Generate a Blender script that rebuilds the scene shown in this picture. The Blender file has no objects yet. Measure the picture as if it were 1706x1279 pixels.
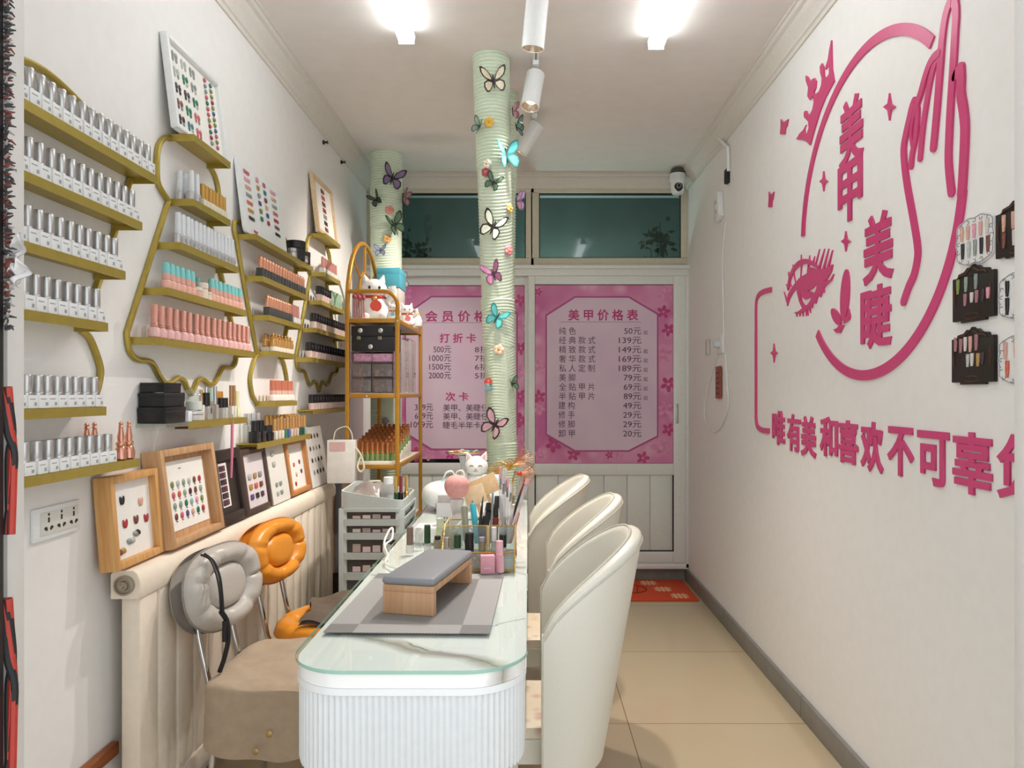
import bpy, bmesh, math, random
from mathutils import Vector, Matrix

random.seed(7)
SC = bpy.context.scene
C = SC.collection
PI = math.pi
F, CX, CY, H = 1200.0, 880.0, 655.0, 1.32      # focal length in pixels, vanishing point, camera height

# ------------------------------------------------------------------ camera, world, exposure
cam_d = bpy.data.cameras.new('camera')
cam = bpy.data.objects.new('camera', cam_d)
C.objects.link(cam)
cam.location = (0, 0, H)
cam.rotation_euler = (PI/2, 0, 0)
cam_d.sensor_width = 36.0
cam_d.lens = 36.0*F/1706.0
cam_d.shift_x = -(CX-853.0)/1706.0
cam_d.shift_y = (CY-639.5)/1706.0
cam_d.clip_start = 0.02
SC.camera = cam
SC.view_settings.view_transform = 'Standard'
SC.view_settings.look = 'None'
SC.view_settings.gamma = 1.0
SC.view_settings.use_curve_mapping = False
SC.view_settings.exposure = 1.02
W = bpy.data.worlds.new('street')
SC.world = W
W.use_nodes = True
W.node_tree.nodes['Background'].inputs[0].default_value = (0.86, 0.90, 0.93, 1)
W.node_tree.nodes['Background'].inputs[1].default_value = 0.78
TUBE_POWER = 4.4
SPOT_POWER = 41.0

# ------------------------------------------------------------------ materials
def lin(h):
    h = h.lstrip('#')
    o = []
    for i in (0, 2, 4):
        c = int(h[i:i+2], 16)/255.0
        o.append(c/12.92 if c <= 0.04045 else ((c+0.055)/1.055)**2.4)
    return (o[0], o[1], o[2], 1.0)

_mats = {}
def M(name, hexc='#888888', rough=0.5, metal=0.0, spec=0.5, bump=0.0, scale=40.0, vary=0.06, coat=0.0, emit=None, est=0.0, sheen=0.0):
    if name in _mats:
        return _mats[name]
    m = bpy.data.materials.new(name)
    m.use_nodes = True
    nt = m.node_tree
    b = nt.nodes['Principled BSDF']
    b.inputs['Roughness'].default_value = rough
    b.inputs['Metallic'].default_value = metal
    b.inputs['Specular IOR Level'].default_value = spec
    if coat: b.inputs['Coat Weight'].default_value = coat
    if sheen: b.inputs['Sheen Weight'].default_value = sheen
    c = lin(hexc)
    tc = nt.nodes.new('ShaderNodeTexCoord')
    nz = nt.nodes.new('ShaderNodeTexNoise')
    nz.inputs['Scale'].default_value = scale
    nz.inputs['Detail'].default_value = 3
    nt.links.new(tc.outputs['Object'], nz.inputs['Vector'])
    r = nt.nodes.new('ShaderNodeValToRGB')
    k0, k1 = 1-vary, 1+vary
    r.color_ramp.elements[0].position = 0.3
    r.color_ramp.elements[1].position = 0.7
    r.color_ramp.elements[0].color = (c[0]*k0, c[1]*k0, c[2]*k0, 1)
    r.color_ramp.elements[1].color = (min(1, c[0]*k1), min(1, c[1]*k1), min(1, c[2]*k1), 1)
    nt.links.new(nz.outputs['Fac'], r.inputs[0])
    nt.links.new(r.outputs[0], b.inputs['Base Color'])
    if bump:
        bp = nt.nodes.new('ShaderNodeBump')
        bp.inputs['Strength'].default_value = bump
        bp.inputs['Distance'].default_value = 0.004
        nt.links.new(nz.outputs['Fac'], bp.inputs['Height'])
        nt.links.new(bp.outputs[0], b.inputs['Normal'])
    if emit:
        b.inputs['Emission Color'].default_value = lin(emit)
        b.inputs['Emission Strength'].default_value = est
    _mats[name] = m
    return m

def CLEAR(name, hexc='#f2f6f4', op=0.12, rough=0.05, ior=1.45):
    """clear plastic or glass: see-through with a fresnel gloss and a faint tint of its own"""
    if name in _mats: return _mats[name]
    m = bpy.data.materials.new(name); m.use_nodes = True
    nt = m.node_tree; n = nt.nodes; l = nt.links
    n.remove(n['Principled BSDF'])
    out = n['Material Output']
    tr = n.new('ShaderNodeBsdfTransparent'); tr.inputs[0].default_value = lin(hexc)
    df = n.new('ShaderNodeBsdfDiffuse'); df.inputs[0].default_value = lin(hexc)
    gl = n.new('ShaderNodeBsdfGlossy'); gl.inputs['Roughness'].default_value = rough
    fr = n.new('ShaderNodeFresnel'); fr.inputs[0].default_value = ior
    m1 = n.new('ShaderNodeMixShader'); m1.inputs[0].default_value = op
    m2 = n.new('ShaderNodeMixShader')
    l.new(tr.outputs[0], m1.inputs[1]); l.new(df.outputs[0], m1.inputs[2])
    ge = n.new('ShaderNodeNewGeometry'); sb = n.new('ShaderNodeMath'); sb.operation = 'SUBTRACT'; sb.use_clamp = True
    l.new(fr.outputs[0], sb.inputs[0]); l.new(ge.outputs['Backfacing'], sb.inputs[1])      # reflect at the outer face only
    l.new(sb.outputs[0], m2.inputs[0]); l.new(m1.outputs[0], m2.inputs[1]); l.new(gl.outputs[0], m2.inputs[2])
    l.new(m2.outputs[0], out.inputs[0])
    _mats[name] = m
    return m

def WOOD(name, ha, hb, axis=2, scale=9.0, rough=0.45):
    if name in _mats: return _mats[name]
    m = M(name, ha, rough); nt = m.node_tree
    b = nt.nodes['Principled BSDF']
    tc = nt.nodes.new('ShaderNodeTexCoord'); mp = nt.nodes.new('ShaderNodeMapping')
    s = [scale*6]*3; s[axis] = scale*0.35
    mp.inputs['Scale'].default_value = s
    nz = nt.nodes.new('ShaderNodeTexNoise'); nz.inputs['Scale'].default_value = 1.6; nz.inputs['Detail'].default_value = 5
    r = nt.nodes.new('ShaderNodeValToRGB')
    r.color_ramp.elements[0].position = 0.32; r.color_ramp.elements[1].position = 0.68
    r.color_ramp.elements[0].color = lin(ha); r.color_ramp.elements[1].color = lin(hb)
    nt.links.new(tc.outputs['Object'], mp.inputs[0]); nt.links.new(mp.outputs[0], nz.inputs['Vector'])
    nt.links.new(nz.outputs['Fac'], r.inputs[0]); nt.links.new(r.outputs[0], b.inputs['Base Color'])
    return m

GOLD = M('brushed brass', '#b5a04c', 0.38, 0.55, vary=0.05)
RACKGOLD = M('amber gold paint', '#b5822a', 0.4, 0.35, vary=0.05)
CHROME = M('chrome', '#d8d8d8', 0.12, 1.0)
SILVER = M('silver cap', '#c9c9c9', 0.28, 0.85, vary=0.03)
WHITE = M('white lacquer', '#eceeee', 0.35, vary=0.02)
WALLM = M('painted wall', '#efedea', 0.75, bump=0.12, scale=22, vary=0.015)
CEILM = M('painted ceiling', '#ece6e1', 0.8, bump=0.08, scale=12, vary=0.02)
BLACKP = M('black plastic', '#17171a', 0.35)
BLACKM = M('matte black', '#1c1c1e', 0.6)
PINKS = M('rose pink acrylic', '#d2447c', 0.3, vary=0.03)
ROSEG = M('rose gold', '#dd9f86', 0.25, 0.75)
GOLDP = M('polished gold', '#d8ad62', 0.22, 0.85)
COPPER = M('copper cap', '#e0a182', 0.28, 0.55)
PVC = M('door frame white', '#ebeeea', 0.35, vary=0.02)
CREAM = M('cream frame paint', '#d4cdb9', 0.45, vary=0.03)
CLR = CLEAR('clear acrylic')
GLASS = CLEAR('table glass', '#fbfefd', 0.0, 0.02, 1.28)
PAPER = M('white card', '#efece6', 0.7, vary=0.02)

# ------------------------------------------------------------------ geometry builder
def at(px, py, Y): return Vector(((px-CX)*Y/F, Y, H-(py-CY)*Y/F))
def XW(px, py, x): return at(px, py, x*F/(px-CX))

def catmull(pts, n=6, closed=False):
    P = [Vector(p) for p in pts]; out = []; N = len(P)
    for i in range(N if closed else N-1):
        if closed: a, b, c, d = P[(i-1) % N], P[i], P[(i+1) % N], P[(i+2) % N]
        else: a, b, c, d = P[max(i-1, 0)], P[i], P[i+1], P[min(i+2, N-1)]
        for k in range(n):
            t = k/n
            out.append(0.5*((2*b)+(c-a)*t+(2*a-5*b+4*c-d)*t*t+(3*b-a-3*c+d)*t**3))
    if not closed: out.append(P[-1])
    return out

class B:
    def __init__(s): s.v = []; s.f = []; s.m = []
    def add(s, vs, fs, mi=0, mx=None):
        o = len(s.v)
        for p in vs:
            p = Vector(p)
            s.v.append(mx @ p if mx else p)
        for f in fs:
            s.f.append([i+o for i in f]); s.m.append(mi)
        return s
    def box(s, x0, x1, y0, y1, z0, z1, mi=0, bev=0.0, mx=None, seg=2):
        vs = [(x, y, z) for z in (z0, z1) for y in (y0, y1) for x in (x0, x1)]
        fs = [(0, 2, 3, 1), (4, 5, 7, 6), (0, 1, 5, 4), (2, 6, 7, 3), (0, 4, 6, 2), (1, 3, 7, 5)]
        if bev <= 0: return s.add(vs, fs, mi, mx)
        bm = bmesh.new()
        bv = [bm.verts.new(v) for v in vs]
        for f in fs: bm.faces.new([bv[i] for i in f])
        bmesh.ops.bevel(bm, geom=list(bm.edges)+list(bm.verts), offset=bev, segments=seg, profile=0.5, affect='EDGES')
        bm.verts.index_update()
        s.add([v.co.copy() for v in bm.verts], [[v.index for v in f.verts] for f in bm.faces], mi, mx)
        bm.free(); return s
    def lathe(s, prof, seg=12, mi=0, mx=None, cap=True):
        vs = []; fs = []; n = len(prof)
        for r, z in prof:
            for k in range(seg):
                a = 2*PI*k/seg; vs.append((r*math.cos(a), r*math.sin(a), z))
        for i in range(n-1):
            for k in range(seg):
                j = (k+1) % seg
                fs.append((i*seg+k, i*seg+j, (i+1)*seg+j, (i+1)*seg+k))
        if cap:
            if prof[0][0] > 1e-5: fs.append(list(range(seg))[::-1])
            if prof[-1][0] > 1e-5: fs.append([(n-1)*seg+k for k in range(seg)])
        return s.add(vs, fs, mi, mx)
    def tube(s, pts, r, seg=8, mi=0, closed=False, mx=None):
        P = [Vector(p) for p in pts]; n = len(P); vs = []; fs = []; nrm = None
        for i in range(n):
            if closed: t = P[(i+1) % n]-P[i-1]
            else: t = P[min(i+1, n-1)]-P[max(i-1, 0)]
            if t.length < 1e-9: t = Vector((0, 0, 1))
            t.normalize()
            if nrm is None:
                nrm = t.orthogonal().normalized()
            else:
                nrm = nrm-t*nrm.dot(t)
                nrm = nrm.normalized() if nrm.length > 1e-6 else t.orthogonal().normalized()
            bi = t.cross(nrm); rr = r[i] if isinstance(r, (list, tuple)) else r
            for k in range(seg):
                a = 2*PI*k/seg; vs.append(P[i]+nrm*rr*math.cos(a)+bi*rr*math.sin(a))
        for i in range(n if closed else n-1):
            i2 = (i+1) % n
            for k in range(seg):
                j = (k+1) % seg
                fs.append((i*seg+k, i*seg+j, i2*seg+j, i2*seg+k))
        if not closed:
            fs.append(list(range(seg))[::-1]); fs.append([(n-1)*seg+k for k in range(seg)])
        return s.add(vs, fs, mi, mx)
    def prism(s, poly, h, mi=0, mx=None, z0=0.0):
        n = len(poly)
        vs = [(p[0], p[1], z0) for p in poly]+[(p[0], p[1], z0+h) for p in poly]
        fs = [list(range(n))[::-1], [n+i for i in range(n)]]
        for i in range(n):
            j = (i+1) % n; fs.append((i, j, n+j, n+i))
        return s.add(vs, fs, mi, mx)
    def ball(s, c, r, mi=0, seg=14, rings=9, mx=None):
        if not isinstance(r, (tuple, list)): r = (r, r, r)
        T = Matrix.Translation(c) @ Matrix.Diagonal((r[0], r[1], r[2], 1))
        prof = [(math.sin(PI*i/rings), -math.cos(PI*i/rings)) for i in range(rings+1)]
        prof[0] = (0.001, -1); prof[-1] = (0.001, 1)
        return s.lathe(prof, seg, mi, (mx @ T) if mx else T)
    def grid(s, fn, nu, nv, mi=0, cu=False, mx=None):
        vs = [fn(i/(nu if cu else nu-1), j/(nv-1)) for i in range(nu) for j in range(nv)]
        fs = []
        for i in range(nu if cu else nu-1):
            i2 = (i+1) % nu
            for j in range(nv-1):
                fs.append((i*nv+j, i2*nv+j, i2*nv+j+1, i*nv+j+1))
        return s.add(vs, fs, mi, mx)
    def mesh(s, name, mats, angle=38):
        me = bpy.data.meshes.new(name)
        me.from_pydata([tuple(v) for v in s.v], [], s.f)
        if not isinstance(mats, (list, tuple)): mats = [mats]
        for m in mats: me.materials.append(m)
        for p, i in zip(me.polygons, s.m):
            p.material_index = i; p.use_smooth = True
        bm = bmesh.new(); bm.from_mesh(me)
        bmesh.ops.recalc_face_normals(bm, faces=list(bm.faces))
        bm.to_mesh(me); bm.free()
        me.set_sharp_from_angle(angle=math.radians(angle))
        me.update()
        return me
    def build(s, name, mats, parent=None, local=False, angle=38, label=None):
        """one mesh object; world coordinates unless local"""
        if parent is not None and not local:
            inv = world_of(parent).inverted(); s.v = [inv @ v for v in s.v]
        o = None
        if parent is None:
            lo = Vector([min(v[i] for v in s.v) for i in range(3)]); hi = Vector([max(v[i] for v in s.v) for i in range(3)])
            org = Vector(((lo.x+hi.x)/2, (lo.y+hi.y)/2, lo.z)); s.v = [v-org for v in s.v]
        o = bpy.data.objects.new(name, s.mesh(name, mats, angle))
        C.objects.link(o)
        if parent is None: o.location = org
        else: o.parent = parent
        if label: o['label'] = label
        return o

def world_of(o):
    m = o.matrix_basis.copy()
    while o.parent is not None:
        o = o.parent; m = o.matrix_basis @ m
    return m

def tag(o, label, cat, group=None):
    o['label'] = label; o['category'] = cat
    if group: o['group'] = group
    return o
def thing(name, label, cat, loc=(0, 0, 0), rz=0.0, group=None, mx=None):
    o = bpy.data.objects.new(name, None); C.objects.link(o); o.empty_display_size = 0.05
    if mx is not None: o.matrix_basis = mx
    else:
        o.location = loc; o.rotation_euler = (0, 0, rz)
    return tag(o, label, cat, group)
def struct(b, name, mats, parent=None):
    o = b.build(name, mats, parent)
    if parent is None: o['kind'] = 'structure'
    return o
def dup(root, loc, rz=0.0, label=None, group=None):
    r = root.copy(); C.objects.link(r); r.location = loc; r.rotation_euler = (0, 0, rz)
    if label: r['label'] = label
    if group: r['group'] = group
    for ch in list(root.children):
        c = ch.copy(); C.objects.link(c); c.parent = r
        for g in list(ch.children):
            d = g.copy(); C.objects.link(d); d.parent = c
    return r
def part_of(mesh, name, parent, mx):
    o = bpy.data.objects.new(name, mesh); C.objects.link(o); o.parent = parent; o.matrix_basis = mx
    return o

def text_mesh(s, bevel=0.0):
    c = bpy.data.curves.new('lettering', 'FONT')
    c.body = s; c.extrude = 0.3; c.bevel_depth = bevel; c.bevel_resolution = 2; c.resolution_u = 3
    o = bpy.data.objects.new('lettering', c); C.objects.link(o)
    dg = bpy.context.evaluated_depsgraph_get(); dg.update()
    me = bpy.data.meshes.new_from_object(o.evaluated_get(dg))
    bpy.data.objects.remove(o); bpy.data.curves.remove(c)
    me.name = 'lettering'
    return me
def text_fit(s, mat, u0, u1, v0, v1, depth, bold=0.0):
    """lettering as a mesh filling the rectangle u0..u1, v0..v1, depth along +z"""
    me = text_mesh(s, bold)
    xs = [v.co.x for v in me.vertices]; ys = [v.co.y for v in me.vertices]; zs = [v.co.z for v in me.vertices]
    x0, x1, y0, y1, z0, z1 = min(xs), max(xs), min(ys), max(ys), min(zs), max(zs)
    sx = (u1-u0)/(x1-x0); sy = (v1-v0)/(y1-y0); sz = depth/(z1-z0)
    for v in me.vertices: v.co = ((v.co.x-x0)*sx+u0, (v.co.y-y0)*sy+v0, (v.co.z-z0)*sz)
    me.materials.clear(); me.materials.append(mat)
    return me
# ------------------------------------------------------------------ room shell
XL, XR, YF, YB, ZC = -1.139, 1.125, 1.19, 5.10, 2.86
kL = 1.139/1.22
def yl(y): return y*kL
def zl(z): return H+(z-H)*kL

def nodes_of(m): return m.node_tree.nodes, m.node_tree.links
# polished floor tiles with thin joints
FLOORM = bpy.data.materials.new('polished beige tile'); FLOORM.use_nodes = True
n, l = nodes_of(FLOORM)
bs = n['Principled BSDF']; bs.inputs['Roughness'].default_value = 0.13
tc = n.new('ShaderNodeTexCoord'); mp = n.new('ShaderNodeMapping'); br = n.new('ShaderNodeTexBrick'); nz = n.new('ShaderNodeTexNoise')
mp.inputs['Location'].default_value = (0.4, 0.32, 0)
br.offset = 0.0; br.squash = 1.0
br.inputs['Scale'].default_value = 1.0; br.inputs['Brick Width'].default_value = 0.8; br.inputs['Row Height'].default_value = 0.8
br.inputs['Mortar Size'].default_value = 0.0022; br.inputs['Mortar Smooth'].default_value = 0.0
br.inputs['Color1'].default_value = lin('#c2b193'); br.inputs['Color2'].default_value = lin('#bdad8e'); br.inputs['Mortar'].default_value = lin('#8a7454')
nz.inputs['Scale'].default_value = 3.0; nz.inputs['Detail'].default_value = 6
mx = n.new('ShaderNodeMix'); mx.data_type = 'RGBA'; mx.blend_type = 'MULTIPLY'; mx.inputs[0].default_value = 0.10
l.new(tc.outputs['Object'], mp.inputs[0]); l.new(mp.outputs[0], br.inputs['Vector']); l.new(tc.outputs['Object'], nz.inputs['Vector'])
l.new(br.outputs['Color'], mx.inputs[6]); l.new(nz.outputs['Color'], mx.inputs[7]); l.new(mx.outputs[2], bs.inputs['Base Color'])
fl = bpy.data.objects.new('floor', B().box(-1.6, 1.6, 0.2, YB+0.05, -0.1, 0.0).mesh('floor', FLOORM)); C.objects.link(fl); fl['kind'] = 'structure'

# ceiling with one old water stain
CS = M('painted ceiling stained', '#ece6e1', 0.8, bump=0.08, scale=12, vary=0.02)
n, l = nodes_of(CS)
tc = n.new('ShaderNodeTexCoord'); mp = n.new('ShaderNodeMapping'); gr = n.new('ShaderNodeTexGradient'); gr.gradient_type = 'SPHERICAL'
nz = n.new('ShaderNodeTexNoise'); nz.inputs['Scale'].default_value = 6.0
ad = n.new('ShaderNodeMix'); ad.data_type = 'VECTOR'; ad.inputs[0].default_value = 0.35
mp.inputs['Location'].default_value = (0.60*2.6, -4.36*5.5, 0); mp.inputs['Scale'].default_value = (2.6, 5.5, 0.0)
rp = n.new('ShaderNodeValToRGB'); rp.color_ramp.elements[0].position = 0.25; rp.color_ramp.elements[1].position = 0.75
rp.color_ramp.elements[1].color = (0.22, 0.22, 0.22, 1)
mx = n.new('ShaderNodeMix'); mx.data_type = 'RGBA'
old = n['Principled BSDF'].inputs['Base Color'].links[0].from_socket
l.new(tc.outputs['Object'], mp.inputs[0]); l.new(mp.outputs[0], gr.inputs[0]); l.new(gr.outputs['Fac'], rp.inputs[0])
l.new(rp.outputs[0], mx.inputs[0]); l.new(old, mx.inputs[6]); mx.inputs[7].default_value = lin('#8d7f72'); l.new(mx.outputs[2], n['Principled BSDF'].inputs['Base Color'])
ce = bpy.data.objects.new('ceiling', B().box(XL-0.1, XR+0.1, YF-0.1, YB+0.05, ZC, ZC+0.1).mesh('ceiling', CS)); C.objects.link(ce); ce['kind'] = 'structure'

struct(B().box(XL-0.1, XL, YF-0.1, YB+0.05, 0, ZC), 'wall_left', WALLM)
struct(B().box(XR, XR+0.1, YF-0.1, YB+0.05, 0, ZC), 'wall_right', WALLM)
TRIMW = M('cornice plaster', '#e0dbd2', 0.7, bump=0.2, scale=60, vary=0.03)
def cornice(name, ax, sgn, w, a, b):
    """stepped plaster moulding; profile (d from wall, drop below the ceiling)"""
    pr = [(0, 0.112), (0.008, 0.112), (0.012, 0.098), (0.02, 0.094), (0.024, 0.078), (0.04, 0.060), (0.050, 0.040), (0.052, 0.030), (0.066, 0.024), (0.07, 0.010), (0.08, 0.008), (0.08, 0), (0, 0)]
    bb = B(); vs = []; N = len(pr)
    for e in (a, b):
        for d, h in pr:
            vs.append((w+sgn*d, e, ZC-h) if ax == 'x' else (e, w+sgn*d, ZC-h))
    fs = [(i, (i+1) % N, N+(i+1) % N, N+i) for i in range(N)]+[list(range(N)), [N+i for i in range(N)]]
    bb.add(vs, fs)
    return struct(bb, name, TRIMW)
cornice('trim_1', 'x', 1, XL, YF, YB)
cornice('trim_2', 'x', -1, XR, YF, YB)
cornice('trim_3', 'y', -1, YB, XL+0.05, XR-0.05)
SKIRT = M('grey skirting tile', '#7f7d77', 0.35, vary=0.08, scale=15)
bb = B()
for y0, y1 in ((1.3, 2.0), (2.004, 2.93), (2.934, 4.1), (4.104, YB-0.012)): bb.box(XR-0.018, XR, y0, y1, 0, 0.088, bev=0.003)
struct(bb, 'baseboard_right', SKIRT)
struct(B().box(-1.13, XR-0.02, YB-0.012, YB, 0, 0.078), 'baseboard_back', SKIRT)
# wooden strip low on the left wall
struct(B().box(XL, XL+0.022, 1.45, 1.97, 0.335, 0.372, bev=0.005), 'trim_4', WOOD('brown wood strip', '#7a3d1c', '#a86232', 1))

# the wall above and beside the doorway
JAMB = M('door jamb paint', '#d8d4cf', 0.6, vary=0.02)
struct(B().box(-1.5, -0.842, 1.165, 1.205, 0, ZC+0.1, bev=0.003), 'wall_front_left', JAMB)
struct(B().box(0.812, 1.5, 1.165, 1.205, 0, ZC+0.1, bev=0.003), 'wall_front_right', JAMB)
struct(B().box(-0.842, 0.812, 1.165, 1.205, 2.3, ZC+0.1), 'wall_front_top', JAMB)

# ------------------------------------------------------------------ back wall: transom windows and two sliding door leaves
def bx(px): return (px-CX)*YB/F
def bz(py): return H-(py-CY)*YB/F
ZTR = bz(445)
bk = B()
bk.box(XL, XR, YB+0.02, YB+0.12, bz(322), ZC)
bk.box(XL, XR, YB, YB+0.12, 0, bz(944))
bk.box(XL, bx(600), YB, YB+0.12, 0, ZC)
struct(bk, 'wall_back', WALLM)
NIGHT = M('dark door glass', '#10191a', 0.06, spec=0.6, vary=0.3, scale=4)
PANE = CLEAR('smoky window glass', '#c3d2d0', 0.02, 0.03)
def transom(name, x0, x1, z0, z1):
    f = B()
    f.box(x0-0.06, x1+0.06, YB-0.015, YB+0.06, z1, z1+0.035, bev=0.004)
    f.box(x0-0.06, x1+0.06, YB-0.015, YB+0.06, z0-0.06, z0, bev=0.004)
    f.box(x0-0.06, x0, YB-0.015, YB+0.06, z0, z1, bev=0.004)
    f.box(x1, x1+0.05, YB-0.015, YB+0.06, z0, z1, bev=0.004)
    w = struct(f, name, CREAM)
    struct(B().box(x0-0.005, x1+0.005, YB+0.02, YB+0.03, z0-0.005, z1+0.005), 'pane', PANE, w)
    struct(B().box(x0-0.001, x0+0.006, YB-0.002, YB+0.02, z0, z1).box(x1-0.006, x1+0.001, YB-0.002, YB+0.02, z0, z1).box(x0, x1, YB-0.002, YB+0.02, z0-0.001, z0+0.006).box(x0, x1, YB-0.002, YB+0.02, z1-0.006, z1+0.001), 'gasket', BLACKM, w)
    return w
transom('window_1', bx(622), bx(876), bz(430), bz(322))
transom('window_2', bx(898), bx(1134), bz(430), bz(322))
b = B(); b.box(bx(600), bx(1146), YB-0.05, YB+0.06, bz(461), bz(445), bev=0.004)
b.box(bx(600), bx(1146), YB-0.07, YB-0.01, bz(450), bz(444), bev=0.003)
struct(b, 'trim_5', PVC)
b = B(); b.box(bx(1140), bx(1147)-0.001, YB-0.05, YB+0.05, bz(944), bz(461), bev=0.004)
b.box(bx(600), bx(1147)-0.001, YB-0.05, YB+0.05, bz(945), bz(936), bev=0.003)
struct(b, 'trim_6', PVC)

def leaf(name, x0, x1, yf, px_l, px_r):
    """sliding leaf: frame, upper board behind the poster, lower tongue-and-groove boards"""
    z0, z1 = bz(935), bz(461); zm0, zm1 = bz(790), bz(771)
    f = B(); y0, y1 = yf, yf+0.04
    f.box(x0, px_l, y0, y1, z0, z1, bev=0.004); f.box(px_r, x1, y0, y1, z0, z1, bev=0.004)
    f.box(px_l, px_r, y0, y1, bz(475), z1, bev=0.004); f.box(px_l, px_r, y0, y1, zm0, zm1, bev=0.004); f.box(px_l, px_r, y0, y1, z0, bz(916), bev=0.004)
    d = struct(f, name, PVC)
    struct(B().box(px_l, px_r, yf+0.016, yf+0.03, zm1, bz(475)), 'glass_panel', NIGHT, d)
    p = B(); nb = 6; w = (px_r-px_l)/nb
    for i in range(nb): p.box(px_l+i*w+0.0016, px_l+(i+1)*w-0.0016, yf+0.013, yf+0.028, bz(916), zm0, bev=0.003)
    p.box(px_l, px_r, yf+0.024, yf+0.03, bz(916), zm0)
    struct(p, 'lower_panel', M('pale green pvc board', '#e6ebe4', 0.4, vary=0.02), d)
    g = B(); g.box(px_l-0.002, px_l+0.006, yf-0.001, yf+0.02, bz(916), zm0); g.box(px_r-0.006, px_r+0.002, yf-0.001, yf+0.02, bz(916), zm0)
    g.box(px_l, px_r, yf-0.001, yf+0.02, bz(916), bz(916)+0.006)
    struct(g, 'gasket', BLACKM, d)
    return d
d1 = leaf('door_1', bx(880), bx(1140), YB-0.045, bx(891), bx(1120))
hb = B(); hb.box(bx(1123.5), bx(1128), YB-0.05, YB-0.044, bz(705), bz(672), bev=0.003)
hb.box(bx(1125), bx(1126.5), YB-0.056, YB-0.049, bz(700), bz(680), bev=0.002)
struct(hb, 'pull_handle', M('brushed steel', '#b9b9b4', 0.3, 0.9), d1)
d2 = leaf('door_2', bx(601), bx(884), YB-0.001, bx(642), bx(874))

# the dim corridor behind the transom windows
CORR = M('teal corridor wall', '#84958f', 0.7, vary=0.15, scale=3)
DIM = M('dark corridor ceiling', '#3a4242', 0.8)
struct(B().box(-1.3, 1.3, 6.2, 6.25, 1.7, 3.05), 'wall_corridor', CORR)
struct(B().box(-1.3, 1.3, YB+.121, 6.25, 3.0, 3.05), 'ceiling_corridor', DIM)
struct(B().box(-1.3, 1.3, YB+.121, 6.25, 1.7, 1.75), 'floor_corridor', DIM)
struct(B().box(-1.35, -1.3, YB+.121, 6.25, 1.7, 3.05).box(1.3, 1.35, YB+.121, 6.25, 1.7, 3.05), 'wall_corridor_side', CORR)
ld = bpy.data.lights.new('added_corridor_fill', 'POINT'); ld.energy = 14.0; ld.color = (.85, 1, .97); ld.shadow_soft_size = .1  # unseen fill added to brighten the lower part of the corridor wall
lo = bpy.data.objects.new('added_corridor_fill', ld); C.objects.link(lo); lo.location = (.2, 5.75, 1.9)
LEAF = M('dusty dark leaf', '#39493a', .6, vary=.3, scale=20)
def ivy(label, spots):
    rng = random.Random(len(label)); b = B()
    for (x, y, z, r, k) in spots:
        for i in range(k):
            p = Vector((x+rng.gauss(0, r*.5), y+rng.gauss(0, .03), z+rng.gauss(0, r*.6))); a = rng.uniform(0, 6.3); s = rng.uniform(.03, .06)
            mx = Matrix.Translation(p) @ Matrix.Rotation(rng.uniform(-1, 1), 4, 'X') @ Matrix.Rotation(a, 4, 'Y')
            b.add([(0, 0, 0), (s*.35, .006, s*.5), (0, 0, s*1.3), (-s*.35, .006, s*.5), (0, .010, s*.55)], [(0, 1, 4), (1, 2, 4), (2, 3, 4), (3, 0, 4)], 0, mx)
        b.tube([(x, y, z+r*1.5), (x+.02, y, z), (x-.02, y, z-r*1.4)], .004, 5)
    tag(b.build('ivy_garland', LEAF), label, 'ivy')['kind'] = 'stuff'
ivy('dark leafy garland behind the transom window beside the corner pipe', [(-.92, 5.5, 2.36, .12, 60), (-.80, 5.55, 2.28, .10, 40)])
ivy('dark leafy garland behind the transom window near the security camera', [(1.02, 5.6, 2.5, .10, 60), (.95, 5.6, 2.3, .1, 40)])

# ------------------------------------------------------------------ posters on the doors
def PETALS(name, ha, hb, hc, sc):
    m = bpy.data.materials.new(name); m.use_nodes = True
    n, l = nodes_of(m); bs = n['Principled BSDF']; bs.inputs['Roughness'].default_value = 0.45
    tc = n.new('ShaderNodeTexCoord'); nz = n.new('ShaderNodeTexNoise'); nz.inputs['Scale'].default_value = 2.2
    r = n.new('ShaderNodeValToRGB'); r.color_ramp.elements[0].position = 0.38; r.color_ramp.elements[1].position = 0.62
    r.color_ramp.elements[0].color = lin(ha); r.color_ramp.elements[1].color = lin(hb)
    vo = n.new('ShaderNodeTexVoronoi'); vo.inputs['Scale'].default_value = sc
    r2 = n.new('ShaderNodeValToRGB'); r2.color_ramp.elements[0].position = 0.10; r2.color_ramp.elements[1].position = 0.5
    r2.color_ramp.elements[0].color = (0.7, 0.7, 0.7, 1); r2.color_ramp.elements[1].color = (0, 0, 0, 1)
    mx = n.new('ShaderNodeMix'); mx.data_type = 'RGBA'; mx.inputs[7].default_value = lin(hc)
    l.new(tc.outputs['Object'], nz.inputs['Vector']); l.new(tc.outputs['Object'], vo.inputs['Vector'])
    l.new(nz.outputs['Fac'], r.inputs[0]); l.new(vo.outputs['Distance'], r2.inputs[0])
    l.new(r2.outputs[0], mx.inputs[0]); l.new(r.outputs[0], mx.inputs[6]); l.new(mx.outputs[2], bs.inputs['Base Color'])
    return m
POSTM = PETALS('pink blossom print', '#e39cc0', '#d06ba4', '#edb6d0', 9.0)
PANELM = PETALS('pale mauve print', '#e6cede', '#ddc3d8', '#e6c6da', 3.0)
BLOS = M('dark pink blossom print', '#c2447f', 0.45, vary=0.2, scale=30)
BLOSL = M('light pink blossom print', '#df8fb8', 0.45, vary=0.2, scale=30)
MAG = M('magenta print', '#c2337c', 0.5)
INK = M('dark plum print', '#4b3049', 0.5)
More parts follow.
